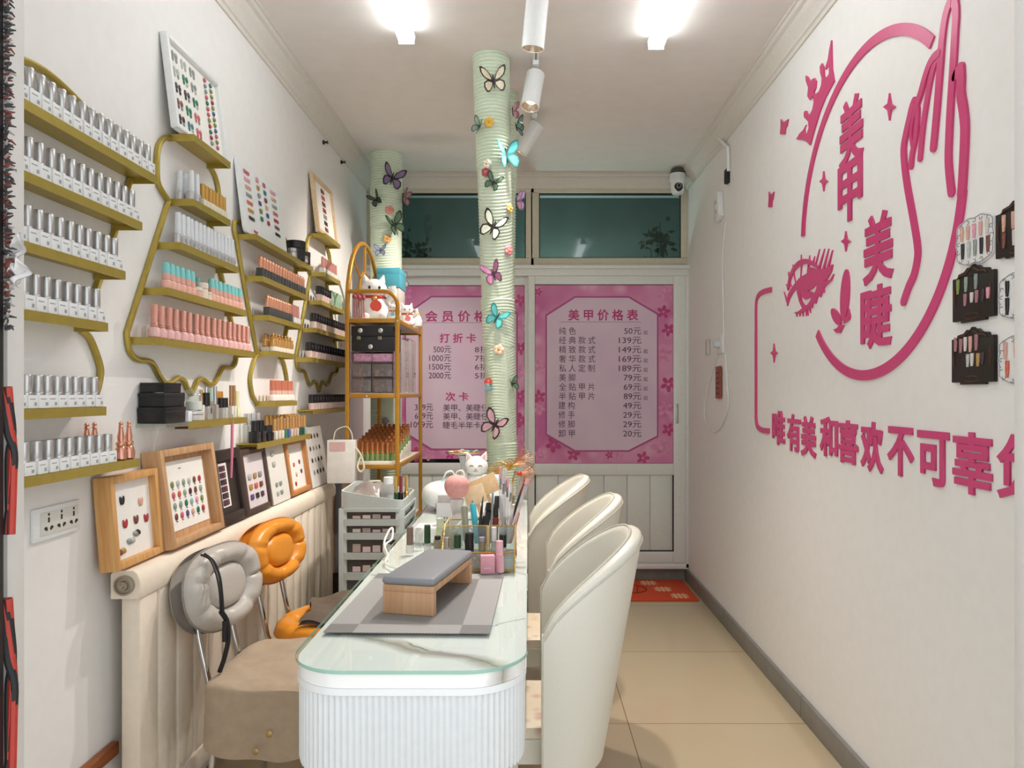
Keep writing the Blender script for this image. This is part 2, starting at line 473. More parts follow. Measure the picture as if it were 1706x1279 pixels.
def flower2d(bb, cx, cy, r, z, mi, rot=0.0, petals=5):
    for k in range(petals):
        a = rot+2*PI*k/petals
        px, py = cx+math.cos(a)*r*0.55, cy+math.sin(a)*r*0.55
        pts = []
        for q in range(10):
            t = 2*PI*q/10; u, v = math.cos(t)*r*0.42, math.sin(t)*r*0.27
            pts.append((px+u*math.cos(a)-v*math.sin(a), py+u*math.sin(a)+v*math.cos(a)))
        bb.prism(pts, 0.0003, mi, z0=z)
def poster(name, label, x0, x1, z0, z1, yf, oct_, lines, rules, blossoms):
    rm = Matrix(((1, 0, 0, (x0+x1)/2), (0, 0, -1, yf), (0, 1, 0, z0), (0, 0, 0, 1)))   # local x right, y up, z out of the door
    t = thing(name, label, 'poster', mx=rm)
    cx = (x0+x1)/2
    q = lambda px, py: (bx(px)-cx, bz(py)-z0)
    w, h = x1-x0, z1-z0
    B().box(-w/2, w/2, 0, h, 0, 0.003).build('printed_sheet', POSTM, t, True)
    fb = B()
    for i, (px, py, r, c) in enumerate(blossoms): flower2d(fb, q(px, py)[0], q(px, py)[1], r, 0.0031+0.0002*(i % 2), c, i*0.7)
    fb.build('blossom_print', [BLOS, BLOSL], t, True)
    o = [q(*p) for p in oct_]
    cxo = sum(p[0] for p in o)/len(o); cyo = sum(p[1] for p in o)/len(o)
    grow = lambda k: [(cxo+(p[0]-cxo)*(1+k/0.42), cyo+(p[1]-cyo)*(1+k/0.55)) for p in o]
    B().prism(o, 0.0008, 0, z0=0.0036).build('price_panel', PANELM, t, True)
    oo = grow(0.012); rb = B(); nn = len(o)
    for i in range(nn):
        j = (i+1) % nn
        rb.add([(*o[i], 0.0048), (*o[j], 0.0048), (*oo[j], 0.0048), (*oo[i], 0.0048)], [(0, 1, 2, 3)])
    rb.build('panel_border', M('rose print line', '#b5558e', 0.5), t, True)
    for s, a, b_, y0, y1, off, mt in lines:
        (u0, v1), (u1, v0) = q(a, y0), q(b_, y1)
        me = text_fit(s, mt, u0, u1, v0, v1, 0.0008, off)
        part_of(me, 'lettering', t, Matrix.Translation((0, 0, 0.0046)))
    for a, b_, y in rules:
        (u0, v0), (u1, _) = q(a, y), q(b_, y)
        B().box(u0, u1, v0-0.0015, v0+0.0015, 0.0046, 0.0050).build('rule_line', M('rule print', '#8d7f92', 0.5), t, True)
    return t
rl = [('美 甲 价 格 表', 946, 1062, 516, 535, 0.02, MAG)]
names = [('纯 色', 931, 959), ('经 典 款 式', 931, 991), ('精 致 款 式', 931, 991), ('奢 华 款 式', 931, 991), ('私 人 定 制', 931, 990), ('美 脚', 931, 958), ('全 贴 甲 片', 931, 990), ('半 贴 甲 片', 931, 990), ('建 构', 930, 957), ('修 手', 930, 957), ('修 脚', 930, 957), ('卸 甲', 930, 957)]
price = [('50元', 1039, 1067, 1), ('139元', 1030, 1067, 0), ('149元', 1030, 1067, 1), ('169元', 1030, 1067, 1), ('189元', 1030, 1067, 1), ('79元', 1038, 1067, 1), ('69元', 1038, 1067, 1), ('89元', 1038, 1067, 1), ('49元', 1037, 1067, 0), ('29元', 1037, 1067, 0), ('29元', 1037, 1067, 0), ('20元', 1037, 1067, 0)]
for i, ((s, a, b_), (p, c, d, qi)) in enumerate(zip(names, price)):
    y = 545.5+15.42*i
    rl.append((s, a, b_, y, y+12.5, 0.0, INK)); rl.append((p, c, d, y+0.8, y+12.2, 0.0, INK))
    if qi: rl.append(('起', 1071, 1078, y+5.5, y+12.5, 0.0, INK))
OCT = [(958, 497), (1046, 497), (1093, 525), (1093, 725), (1046, 749), (958, 749), (911, 722), (911, 527)]
fl_r = [(897, 487, 0.03, 0), (1107, 492, 0.06, 1), (1104, 520, 0.05, 0), (1112, 550, 0.05, 0), (1103, 590, 0.07, 1), (1112, 640, 0.06, 0), (1105, 680, 0.06, 1), (1112, 715, 0.05, 0), (1100, 745, 0.08, 1), (1070, 762, 0.05, 0), (1030, 762, 0.04, 1), (955, 756, 0.05, 0), (922, 740, 0.06, 0), (900, 757, 0.05, 1), (899, 680, 0.05, 1), (898, 660, 0.05, 0), (903, 610, 0.06, 1), (1014, 757, 0.03, 0)]
poster('price_poster', 'pink blossom price poster with a long twelve line list, on the uncovered door', bx(891.5), bx(1119.5), bz(770.5), bz(476), YB-0.03, OCT, rl, [(931, 1067, 537)], fl_r)
ll = [('会 员 价 格 表', 708, 838, 517, 536, 0.02, MAG), ('打 折 卡', 732, 793, 555, 571, 0.02, MAG), ('次 卡', 742, 780, 653, 668, 0.02, MAG)]
for i, (s, d, a) in enumerate((('500元', '8折', 722), ('1000元', '7折', 715), ('1500元', '6折', 715), ('2000元', '5折', 714))):
    y = 576+14.5*i
    ll.append((s, a, 751, y, y+11.5, 0.0, INK)); ll.append((d, 791, 814, y, y+11.5, 0.0, INK))
for i, (s, d, a) in enumerate((('399元', '美甲、美睫任选', 691), ('699元', '美甲、美睫任选', 691), ('1099元', '睫毛半年卡不限', 684))):
    y = 672.5+14.5*i
    ll.append((s, a, 721, y, y+11.5, 0.0, INK)); ll.append((d, 738, 826, y+0.5, y+12.5, 0.0, INK))
OCT2 = [(719, 495), (812, 495), (860, 523), (860, 722), (812, 747), (719, 747), (676, 720), (676, 525)]
fl_l = [(690, 757, 0.06, 0), (715, 757, 0.05, 1), (750, 757, 0.04, 0), (868, 500, 0.05, 0), (866, 540, 0.06, 1), (868, 580, 0.05, 0), (869, 620, 0.06, 1), (867, 660, 0.05, 0), (868, 700, 0.06, 0), (866, 740, 0.06, 1), (676, 490, 0.05, 1), (661, 610, 0.06, 0)]
poster('price_poster', 'pink blossom member card price poster, half hidden by the rope-wrapped pipe', bx(643), bx(873.5), bz(764.5), bz(476), YB+0.014, OCT2, ll, [(700, 845, 537)], fl_l)

# ------------------------------------------------------------------ ceiling lights
TUBE = bpy.data.materials.new('lit tube diffuser'); TUBE.use_nodes = True
n, l = nodes_of(TUBE)
n['Principled BSDF'].inputs['Base Color'].default_value = (0.9, 0.95, 0.94, 1)
n['Principled BSDF'].inputs['Emission Color'].default_value = (0.93, 0.98, 1.0, 1)
n['Principled BSDF'].inputs['Emission Strength'].default_value = TUBE_POWER
def tube_light(x, y0, y1, label):
    t = thing('ceiling_tube_light', label, 'light', (x, (y0+y1)/2, ZC-0.062), group=None)
    B().box(x-0.022, x+0.022, y0, y1, ZC-0.022, ZC-0.0005, bev=0.003).build('housing', WHITE, t)
    bb = B(); prof = [(-0.031, -0.016), (-0.036, -0.030), (-0.034, -0.048), (-0.024, -0.060), (0, -0.063), (0.024, -0.060), (0.034, -0.048), (0.036, -0.030), (0.031, -0.016)]
    vs = [(x+a, y, ZC+c) for y in (y0+0.004, y1-0.004) for a, c in prof]; N = len(prof)
    bb.add(vs, [(i, i+1, N+i+1, N+i) for i in range(N-1)]+[list(range(N)), [N+i for i in range(N)]])
    bb.build('diffuser', TUBE, t)
    for y in (y0, y1): B().box(x-0.034, x+0.034, y-0.004, y+0.004, ZC-0.064, ZC-0.02, bev=0.002).build('end_cap', WHITE, t)
tube_light(-0.515, 1.60, 3.05, 'lit white tube light on the ceiling nearer the polish racks')
tube_light(0.55, 1.60, 3.10, 'lit white tube light on the ceiling nearer the pink wall letters')

LENS = M('spot lens lit', '#fff3df', 0.4, emit='#ffe9c8', est=6.0)
ALU = M('spot reflector', '#b9aa9a', 0.25, 0.8)
tr = thing('ceiling_light_track', 'thin white light track on the ceiling holding three spotlights', 'light track', (0.035, 3.1, ZC-0.018))
B().box(0.021, 0.049, 2.0, 4.15, ZC-0.016, ZC-0.0005, bev=0.002).build('rail', WHITE, tr)
B().box(0.031, 0.039, 2.01, 4.14, ZC-0.0175, ZC-0.0158).build('slot', M('copper slot', '#8d8580', 0.3, 0.8), tr)
def spotlight(y, direction, label, length=0.18, r=0.0425, dx=0.0):
    p0 = Vector((0.035, y, ZC-0.018))
    t = thing('track_spotlight', label, 'spotlight', p0)
    B().box(0.021, 0.049, y-0.045, y+0.045, ZC-0.04, ZC-0.018, bev=0.003).build('adapter', WHITE, t)
    d = Vector(direction).normalized()
    top = Vector((0.035+dx, y, ZC-0.062))
    B().tube([(0.035, y, ZC-0.04), (0.035, y, ZC-0.058), top+d*0.02], 0.008, 10).build('pivot', WHITE, t)
    q = d.to_track_quat('Z', 'Y').to_matrix().to_4x4(); mx = Matrix.Translation(top) @ q
    bd = B(); bd.lathe([(0.001, 0.0), (r-0.006, 0.0), (r, 0.006), (r, length), (r-0.004, length), (r-0.004, length-0.02)], 28, 0, mx, cap=False)
    bd.build('barrel', WHITE, t)
    B().lathe([(r-0.004, length-0.001), (r-0.012, length-0.02), (r-0.02, length-0.03)], 28, 0, mx, cap=False).build('reflector', ALU, t)
    B().lathe([(0.001, length-0.030), (r-0.019, length-0.030)], 24, 0, mx, cap=False).build('lens', LENS, t)
    ld = bpy.data.lights.new('spot_lamp', 'SPOT'); ld.energy = SPOT_POWER; ld.color = (1.0, 0.91, 0.83); ld.spot_size = math.radians(100); ld.spot_blend = 0.9; ld.shadow_soft_size = 0.03
    lo = bpy.data.objects.new('spot_lamp', ld); C.objects.link(lo); lo.parent = t
    lo.matrix_basis = Matrix.Translation(-p0) @ Matrix.Translation(top+d*(length+0.005)) @ (-d).to_track_quat('Z', 'Y').to_matrix().to_4x4()
spotlight(2.70, (-0.10, 0.12, -1), 'white cylinder spotlight nearest the doorway, cut by the photo edge')
spotlight(3.33, (-0.16, -0.26, -1), 'middle white cylinder spotlight of the ceiling track')
spotlight(3.95, (-0.55, 0.16, -0.8), 'tilted white cylinder spotlight at the far end of the track', dx=0.02)
# ------------------------------------------------------------------ brass racks on the left wall
ORD = ['first', 'second', 'third', 'farthest']
def rack(label, kind, yc, rows, zoff=0.0):
    """rows: (half length, shelf top z); design coordinates scaled to the wall"""
    t = thing('wall_rack', label, 'wall rack', (XL, yl(yc), zl(1.2)))
    for i, (a, b_, z) in enumerate(rows):
        zt = zl(z+zoff)
        sh = B(); sh.box(XL+0.001, XL+0.0805, yl(a)+.003, yl(b_)-.003, zt-0.006, zt)
        sh.box(XL+0.0805, XL+0.0845, yl(a), yl(b_), zt-0.022, zt); sh.box(XL+0.001, XL+0.0805, yl(a), yl(a)+0.003, zt-0.022, zt); sh.box(XL+0.001, XL+0.0805, yl(b_)-0.003, yl(b_), zt-0.022, zt)
        sh.build('shelf', GOLD, t)
    X = XL+0.009
    W = lambda pts, s: [Vector((X, yl(yc+s*dy), zl(z+zoff))) for dy, z in pts]
    if kind == 'A':
        up = catmull([(-.39, 1.96, 0), (-.41, 2.0, 0), (-.40, 2.03, 0), (-.36, 2.035, 0), (-.28, 2.06, 0), (-.16, 2.10, 0), (0, 2.126, 0), (.16, 2.10, 0), (.28, 2.06, 0), (.36, 2.035, 0), (.40, 2.03, 0), (.41, 2.0, 0), (.39, 1.96, 0)])
        B().tube(W([(p.x, p.y) for p in up], 1), 0.0085).build('frame_tube', GOLD, t)
        for s in (-1, 1):
            lo = [(-.39, 1.97), (-.313, 1.80), (-.234, 1.64), (-.15, 1.49)]
            cv = catmull([(-.15, 1.49, 0), (-.19, 1.47, 0), (-.235, 1.40, 0), (-.235, 1.36, 0), (-.21, 1.31, 0), (-.16, 1.275, 0)])
            B().tube([Vector((X, yl(yc+(dy if s < 0 else -dy)), zl(z+zoff))) for dy, z in lo+[(p.x, p.y) for p in cv]], 0.0085).build('frame_tube', GOLD, t)
    else:
        up = catmull([(-.15, 2.185, 0), (-.2, 2.16, 0), (-.23, 2.115, 0), (-.235, 2.04, 0), (-.22, 2.0, 0), (-.16, 1.967, 0)])
        lo = catmull([(-.412, 1.502, 0), (-.397, 1.449, 0), (-.353, 1.425, 0), (-.272, 1.42, 0), (-.22, 1.378, 0), (-.185, 1.356, 0), (-.146, 1.356, 0), (-.092, 1.373, 0), (-.05, 1.364, 0), (-.03, 1.342, 0), (0, 1.315, 0)])
        for s in (1, -1):
            pts = [(p.x, p.y) for p in up]+[(p.x, p.y) for p in lo]
            B().tube(W(pts, s), 0.0085).build('frame_tube', GOLD, t)
    return t
ZA = (1.981, 1.82, 1.662, 1.509, 1.2845)
ZB = (2.196, 1.977, 1.812, 1.652, 1.491)
rack('brass wall rack nearest the doorway, full of silver capped bottles', 'A', 1.80,
     [(1.40, 2.195, ZA[0]), (1.49, 2.109, ZA[1]), (1.57, 2.021, ZA[2]), (1.63, 1.937, ZA[3]), (1.60, 1.929, ZA[4])])
rack('second brass wall rack from the doorway, with mint and pink bottles', 'B', 2.584,
     [(2.434, 2.734, ZB[0]), (2.434, 2.734, ZB[1]), (2.344, 2.813, ZB[2]), (2.261, 2.895, ZB[3]), (2.184, 2.984, ZB[4])])
rack('third brass wall rack from the doorway, with copper and black bottles', 'A', 3.375,
     [(2.988, 3.777, ZA[0]), (3.069, 3.695, ZA[1]), (3.145, 3.613, ZA[2]), (3.225, 3.513, ZA[3]), (3.215, 3.52, ZA[4])])
rack('farthest brass wall rack, with black capped and pale green bottles', 'B', 4.17,
     [(4.015, 4.332, ZB[0]), (4.00, 4.332, ZB[1]), (3.935, 4.43, ZB[2]), (3.835, 4.50, ZB[3]), (3.757, 4.57, ZB[4])], 0.016)
def ledge(label, a, b_, z, clear=None):
    zt = zl(z)
    t = thing('wall_ledge', label, 'ledge', (XL, yl((a+b_)/2), zt-0.03))
    s = B(); s.box(XL+0.001, XL+0.0805, yl(a), yl(b_), zt-0.006, zt); s.box(XL+0.0805, XL+0.0845, yl(a), yl(b_), zt-0.022, zt)
    s.build('shelf', GOLD, t)
    for y in (a+0.03, b_-0.03): B().tube([(XL+0.002, yl(y), zt-0.016), (XL+0.03, yl(y), zt-0.012), (XL+0.07, yl(y), zt-0.011)], 0.004, 6).build('bracket', GOLD, t)
    return t
ledge('lowest brass ledge by the doorway, under the silver capped bottles', 1.45, 2.096, 1.131)
ledge('brass ledge carrying black boxes and mixed glass bottles', 2.40, 2.897, 1.225)
acr = B().box(XL+0.001, XL+0.088, yl(2.235), yl(2.395), zl(1.225)-0.012, zl(1.225))
tag(acr.build('acrylic_ledge', CLR), 'clear acrylic ledge under the stack of black boxes', 'ledge')
ledge('brass ledge with gold capped and green bottles above the dark frames', 3.006, 3.746, 1.110)
ledge('brass ledge with black capped pale bottles beside the amber shelf rack', 3.80, 4.50, 1.232)

# ------------------------------------------------------------------ nail polish bottles
def body_mat(n, h, r=0.25, **k): return M(n, h, r, **k)
def taper(r0, r1, h, rd=0.002, z=0.0):
    return [(r0-rd, z), (r0, z+rd), (r1, z+h-rd), (r1-rd, z+h)]
def bottle(kind):
    """a bottle at the origin: mesh root (the bottle) and its cap as a part"""
    b = B(); c = B(); k = None; mats = [WHITE]
    if kind in ('silver', 'silver_low'):
        hb = 0.033 if kind == 'silver' else 0.029; hc = 0.05 if kind == 'silver' else 0.044; r = 0.0105 if kind == 'silver' else 0.0118
        b.box(-.0165, .0165, -.0165, .0165, 0, hb, bev=0.0015)
        b.box(.0164, .0167, -.012, .006, hb*0.66, hb*0.74, 1); b.box(.0164, .0167, .003, .011, hb*0.2, hb*0.45, 1)
        mats = [M('white polish carton', '#e9eaea', 0.4, vary=0.02), M('grey label print', '#9fa3a6', 0.6)]
        c.lathe([(r, hb)]+[(r, hb+0.004), (r-0.0006, hb+0.005), (r, hb+0.006), (r, hb+hc-0.003), (r-0.001, hb+hc-0.001), (r-0.004, hb+hc)], 14); cm = SILVER
    elif kind == 'pearl':
        b.lathe(taper(.0135, .0135, .030, .002), 14); mats = [M('silver pearl glass', '#c4c4c6', 0.3, 0.4)]
        b.box(.0135, .0148, -.006, .006, .008, .02, 0)
        c.lathe(taper(.0102, .0085, .066, .001, .030), 14); cm = M('pearl white cap', '#dcdfe3', 0.25, 0.15)
    elif kind == 'gold':
        b.box(-.012, .012, -.012, .012, 0, .026, bev=.002); mats = [M('cream bottle', '#e4ddc8', 0.3)]
        c.lathe(taper(.010, .0095, .05, .001, .026), 12); cm = M('matte gold cap', '#c79a50', 0.35, 0.5)
    elif kind == 'mint':
        b.lathe([(.011, 0), (.0142, .002), (.015, .02), (.0125, .026), (.009, .028)], 14); mats = [M('peach bottle', '#e9b5a2', 0.3)]
        c.lathe([(.0115, .028), (.0112, .046)], 14, 0); c.lathe([(.0112, .046), (.0098, .07), (.008, .078), (.004, .079)], 14, 1); cm = [M('peach cap', '#e3ab9b', 0.35), M('mint cap', '#83cdca', 0.35)]
    elif kind == 'pink':
        b.lathe([(.013, 0), (.016, .002), (.0165, .022), (.012, .029), (.009, .031)], 14); mats = [M('pale pink glass', '#e7b8b4', 0.15)]
        c.lathe([(.010, .031), (.0115, .034), (.009, .037), (.0105, .04), (.009, .043), (.0102, .093), (.009, .095)], 14); cm = M('rose pearl cap', '#d99c8c', 0.28, 0.35)
    elif kind == 'copper':
        b.box(-.013, .013, -.0122, .0122, 0, .036, bev=.002); mats = [M('slate grey bottle', '#45494c', 0.35)]
        b.box(.0128, .0133, -.006, .006, .012, .024, 0)
        c.lathe([(.0098, .036), (.0105, .070), (.0098, .078), (.006, .084), (.001, .086)], 14); cm = COPPER
    elif kind == 'goldpoint':
        b.lathe(taper(.0165, .0165, .02, .002), 14); mats = [M('milk white jar', '#e6dfd2', 0.3)]
        c.lathe([(.010, .02), (.0135, .024), (.0135, .04), (.011, .054), (.0135, .058), (.006, .062), (.003, .066), (.0055, .071), (.001, .078)], 14); cm = M('amber gold cap', '#d6a561', 0.25, 0.6)
    elif kind == 'coral':
        b.lathe([(.014, 0), (.018, .002), (.018, .02), (.014, .026), (.010, .028)], 14); mats = [M('milk and coral bottle', '#ead9d0', 0.3)]
        c.lathe([(.0115, .028), (.0115, .045)], 14, 0); c.lathe([(.0115, .045), (.011, .086), (.009, .088)], 14, 1); cm = [M('pale coral cap', '#e3b9a9', 0.3), M('coral cap', '#cf7d63', 0.3, 0.2)]
    elif kind == 'slim':
        b.box(-.014, .014, -.0125, .0125, 0, .026, bev=.002); mats = [M('white square bottle', '#e3e1dd', 0.3)]
        c.lathe(taper(.0085, .0075, .058, .001, .026), 12); cm = M('dusty rose cap', '#cd8f85', 0.3, 0.3)
    elif kind == 'black':
        b.lathe(taper(.0165, .0165, .034, .002), 14); mats = [M('blush bottle', '#dcc3b8', 0.3)]
        c.lathe(taper(.0175, .017, .042, .002, .034), 16); cm = M('black gloss cap', '#1a1a1d', 0.25)
    elif kind == 'green':
        b.lathe(taper(.0125, .0125, .028, .002), 12); mats = [M('sage bottle', '#94b298', 0.3)]
        c.lathe(taper(.0115, .0105, .056, .002, .028), 12); cm = M('sage cap', '#9dbb9f', 0.35)
    elif kind == 'ornate':
        b.lathe([(.010, 0), (.015, .003), (.0155, .02), (.012, .032), (.009, .036)], 16); mats = [M('rose gold bottle', '#d99f8a', 0.2, 0.8)]
        c.lathe([(.010, .036), (.012, .040), (.012, .046), (.008, .049), (.009, .06), (.0065, .075), (.005, .085), (.0065, .088), (.0045, .092), (.006, .097), (.001, .103)], 16); cm = ROSEG
    elif kind == 'crown':
        b.lathe([(.012, 0), (.0145, .002), (.0145, .03), (.010, .036)], 12); mats = [M('moss green bottle', '#7f9459', 0.25)]
        c.lathe([(.010, .036), (.012, .039), (.0095, .043), (.0105, .083), (.0125, .088), (.0085, .091), (.011, .098), (.001, .096)], 12); cm = M('burnished copper cap', '#c4814f', 0.28, 0.6)
    o = b.build('nail_polish_bottle', mats, None)
    o.location = (0, 0, 0)
    c.build('cap', cm, o, True)
    if kind == 'black':
        d = B(); d.prism([(0.003*math.sin(a)*(1 if math.cos(a) < 0.3 else 0.6), 0.056+0.006*math.cos(a)) for a in [2*PI*i/10 for i in range(10)]], .0006, 0, Matrix(((0, 0, 1, .0171), (1, 0, 0, 0), (0, 1, 0, 0), (0, 0, 0, 1))))
        d.build('drop_mark', M('grey drop print', '#7d7d82', 0.4), o, True)
    return tag(o, 'x', 'nail polish')
_first = {}
def place(kind, x, y, z, label, group, rz=0.0):
    if kind not in _first:
        _first[kind] = bottle(kind); o = _first[kind]
        o.location = (x, y, z); o.rotation_euler = (0, 0, rz); o['label'] = label; o['group'] = group
        return o
    return dup(_first[kind], (x, y, z), rz, label, group)
def row(kind, n, a, b_, x, z, label, group, jit=0.06):
    """n bottles spread over a..b_ along the wall (design coordinates)"""
    for i in range(n):
        y = a+(b_-a)*(i/(n-1) if n > 1 else 0.5)
        place(kind, XL+x+random.uniform(-.0015, .0015), yl(y), zl(z)+0.0004, label, group, random.uniform(-jit, jit))
fr = 0.064
S = 'silver capped white bottle on the %s of the brass rack by the doorway'
row('silver', 15, 1.62, 2.175, fr, ZA[0], S % 'top shelf', 'silver bottles, top shelf by the doorway')
row('silver', 13, 1.62, 2.088, fr, ZA[1], S % 'second shelf', 'silver bottles, second shelf by the doorway')
row('silver', 11, 1.615, 2.0, fr, ZA[2], S % 'third shelf', 'silver bottles, third shelf by the doorway')
row('silver', 8, 1.645, 1.915, fr, ZA[3], S % 'short fourth shelf', 'silver bottles, fourth shelf by the doorway')
row('silver_low', 9, 1.615, 1.905, fr, ZA[4], 'stout silver capped bottle on the shelf below the curved brass tube', 'stout silver bottles, fifth shelf')
row('silver_low', 10, 1.60, 1.972, fr, 1.131, 'stout silver capped bottle on the lowest ledge above the wall sockets', 'stout silver bottles, lowest ledge')
place('ornate', XL+fr, yl(2.036), zl(1.131)+.0004, 'ornate rose gold bottle on the lowest ledge, next to the silver caps', 'x')
place('ornate', XL+fr, yl(2.076), zl(1.131)+.0004, 'ornate rose gold bottle at the outer end of the lowest ledge', 'x')
for y in (1.945, 1.98): place('ornate', XL+0.026, yl(y), zl(1.131)+.0004, 'ornate rose gold bottle behind the silver capped bottles of the lowest ledge', 'ornate bottles behind the silver caps')
for x in (.064, .028):
    for y in (2.462, 2.502): place('pearl', XL+x, yl(y), zl(ZB[1])+.0004, 'tall pearl white bottle beside the gold caps on the small shelf', 'pearl bottles on the small shelf')
row('gold', 7, 2.548, 2.718, fr, ZB[1], 'matte gold capped bottle on the small shelf under the white frame', 'gold caps on the small shelf')
row('pearl', 15, 2.372, 2.795, fr, ZB[2], 'tall pearl white bottle in the full row above the mint caps', 'pearl bottles above the mint caps')
row('mint', 6, 2.292, 2.462, fr, ZB[3], 'peach bottle with mint cap, doorway side of the cream jars', 'mint caps before the jars')
row('mint', 8, 2.615, 2.868, fr, ZB[3], 'peach bottle with mint cap, far side of the cream jars', 'mint caps after the jars')
row('mint', 3, 2.49, 2.60, 0.026, ZB[3], 'peach bottle with mint cap behind the cream jars', 'mint caps behind the jars')
row('pink', 17, 2.215, 2.955, fr, ZB[4], 'rose pink glass bottle on the widest shelf of the second rack', 'rose pink bottles on the widest shelf')
row('copper', 17, 3.10, 3.672, fr, ZA[1], 'dark bottle with rounded copper cap, upper row on the third rack', 'copper caps, upper row')
row('copper', 12, 3.18, 3.475, fr, ZA[2], 'dark bottle with rounded copper cap, lower row on the third rack', 'copper caps, lower row')
row('slim', 4, 3.515, 3.595, fr, ZA[2], 'small white bottle with rose cap after the lower copper caps', 'rose caps after the copper caps')
row('goldpoint', 7, 3.25, 3.492, fr, ZA[3], 'milk white jar bottle with pointed gold cap, front row', 'pointed gold caps, front row')
row('goldpoint', 6, 3.27, 3.47, 0.024, ZA[3], 'milk white jar bottle with pointed gold cap, back row', 'pointed gold caps, back row')
row('coral', 7, 3.243, 3.495, fr, ZA[4], 'milk and coral ombre bottle on the shelf in the round brass loop', 'coral bottles in the brass loop')
row('slim', 9, 4.03, 4.31, fr, ZB[1]+.016, 'white square bottle with slim dusty rose cap under the wooden frame', 'rose caps under the wooden frame')
row('black', 5, 3.965, 4.15, fr, ZB[2]+.016, 'blush bottle with black cap beside the pale green bottles', 'black caps beside the green bottles')
row('green', 7, 4.195, 4.40, fr, ZB[2]+.016, 'slim pale green bottle on the farthest brass rack', 'pale green bottles')
row('black', 14, 3.86, 4.475, fr, ZB[3]+.016, 'blush bottle with black cap, upper full row of the farthest rack', 'black caps, upper full row')
row('black', 15, 3.785, 4.545, fr, ZB[4]+.016, 'blush bottle with black cap, lower full row of the farthest rack', 'black caps, lower full row')
row('black', 13, 3.83, 4.475, fr, 1.232, 'blush bottle with black cap on the ledge under the wavy brass tube', 'black caps on the ledge')

# jars and other small wares on the racks
def jar(name, x, y, z, r, h, hl, mb, ml, label, group=None):
    o = B().lathe(taper(r, r, h, .002), 18).build(name, mb); o.location = (XL+x, yl(y), zl(z)+.0004)
    B().lathe(taper(r*1.04, r*1.04, hl, .0015, h+.0003), 18).build('lid', ml, o, True)
    return tag(o, label, 'jar', group)
CRJ = M('cream jar', '#e6d8c8', 0.35)
PEACHJ = M('peach jar', '#e6b8a6', 0.35)
jar('cosmetic_jar', .06, 2.51, ZB[3], .018, .022, .012, PEACHJ, CRJ, 'peach and cream jar in front of the mint caps, doorway side')
jar('cosmetic_jar', .06, 2.552, ZB[3], .019, .034, .02, CRJ, CRJ, 'tall cream jar in the middle of the mint capped bottles')
jar('cosmetic_jar', .066, 2.585, ZB[3], .013, .02, .008, CRJ, CRJ, 'small cream jar beside the tall cream jar')
jar('cosmetic_jar', .055, 3.60, ZA[0], .042, .055, .035, BLACKP, BLACKP, 'large black jar on top of the third rack')
jar('cosmetic_jar', .06, 3.535, ZA[0], .020, .028, .018, SILVER, CHROME, 'silver jar between the colour board and the large black jar')
jar('cosmetic_jar', .068, 3.65, ZA[0], .028, .018, .012, M('frosted jar', '#c9c5c0', 0.3), SILVER, 'flat frosted jar with silver lid in front of the black jars')
jar('cosmetic_jar', .06, 3.725, ZA[0], .026, .04, .022, BLACKP, BLACKP, 'black jar at the far end of the third rack top')
# black boxes, jars and mixed bottles on the second ledge
Z6 = zl(1.225)+.0004
def carton(name, x0, x1, a, b_, z0, h, mats, label, cat='box', lid=True, group=None):
    o = B().box(XL+x0, XL+x1, yl(a), yl(b_), z0, z0+h, bev=.003).build(name, mats)
    if lid: B().box(XL+x0-.001, XL+x1+.001, yl(a)-.001, yl(b_)+.001, z0+h*.68, z0+h+.001, bev=.003).build('lid', mats, o)
    return tag(o, label, cat, group)
carton('storage_box', .004, .086, 2.240, 2.372, Z6, .047, BLACKP, 'flat black box at the bottom of the stack on the clear ledge')
carton('storage_box', .004, .080, 2.245, 2.37, Z6+.0485, .040, BLACKM, 'black box in the middle of the stack on the clear ledge')
carton('storage_box', .006, .078, 2.25, 2.36, Z6+.0905, .028, BLACKP, 'black box on top of the stack on the clear ledge')
carton('storage_box', .004, .05, 2.40, 2.447, Z6, .09, BLACKM, 'upright black box behind the white carton')
tag(B().box(XL+.058, XL+.084, yl(2.395), yl(2.425), Z6, Z6+.033, bev=.002).build('small_carton', M('lilac white carton', '#dfdfe8', 0.5)), 'small lilac white carton beside the black boxes', 'carton')
def glassjar():
    t = thing('glass_jar', 'wire-bail glass jar filled with white powder on the second ledge', 'jar', (XL+.055, yl(2.50), Z6+.0315))
    b = B(); b.lathe([(.024, 0), (.027, .003), (.027, .042), (.022, .05), (.022, .056)], 20); b.build('body', CLR, t, True)
    B().lathe(taper(.0245, .0245, .028, .002, .003), 20).build('powder', M('white powder', '#e8e7e2', 0.9), t, True)
    B().lathe([(.024, .056), (.025, .06), (.022, .068), (.001, .070)], 20).build('lid', CLR, t, True)
    B().tube([(.0255*math.cos(a), .0255*math.sin(a), .053) for a in [2*PI*i/20 for i in range(20)]], .0014, 6, closed=True).build('wire_bail', CHROME, t, True)
    tin = B().lathe(taper(.031, .031, .019, .002), 22).build('cream_tin', M('frosted tin', '#cfcfcd', 0.3, 0.2)); tin.location = (XL+.052, yl(2.505), Z6)
    B().lathe(taper(.032, .032, .0105, .002, .02), 22).build('lid', M('silver white lid', '#dcdcdc', 0.3, 0.3), tin, True)
    tag(tin, 'flat frosted tin with silver lid under the wire-bail jar', 'jar')
glassjar()
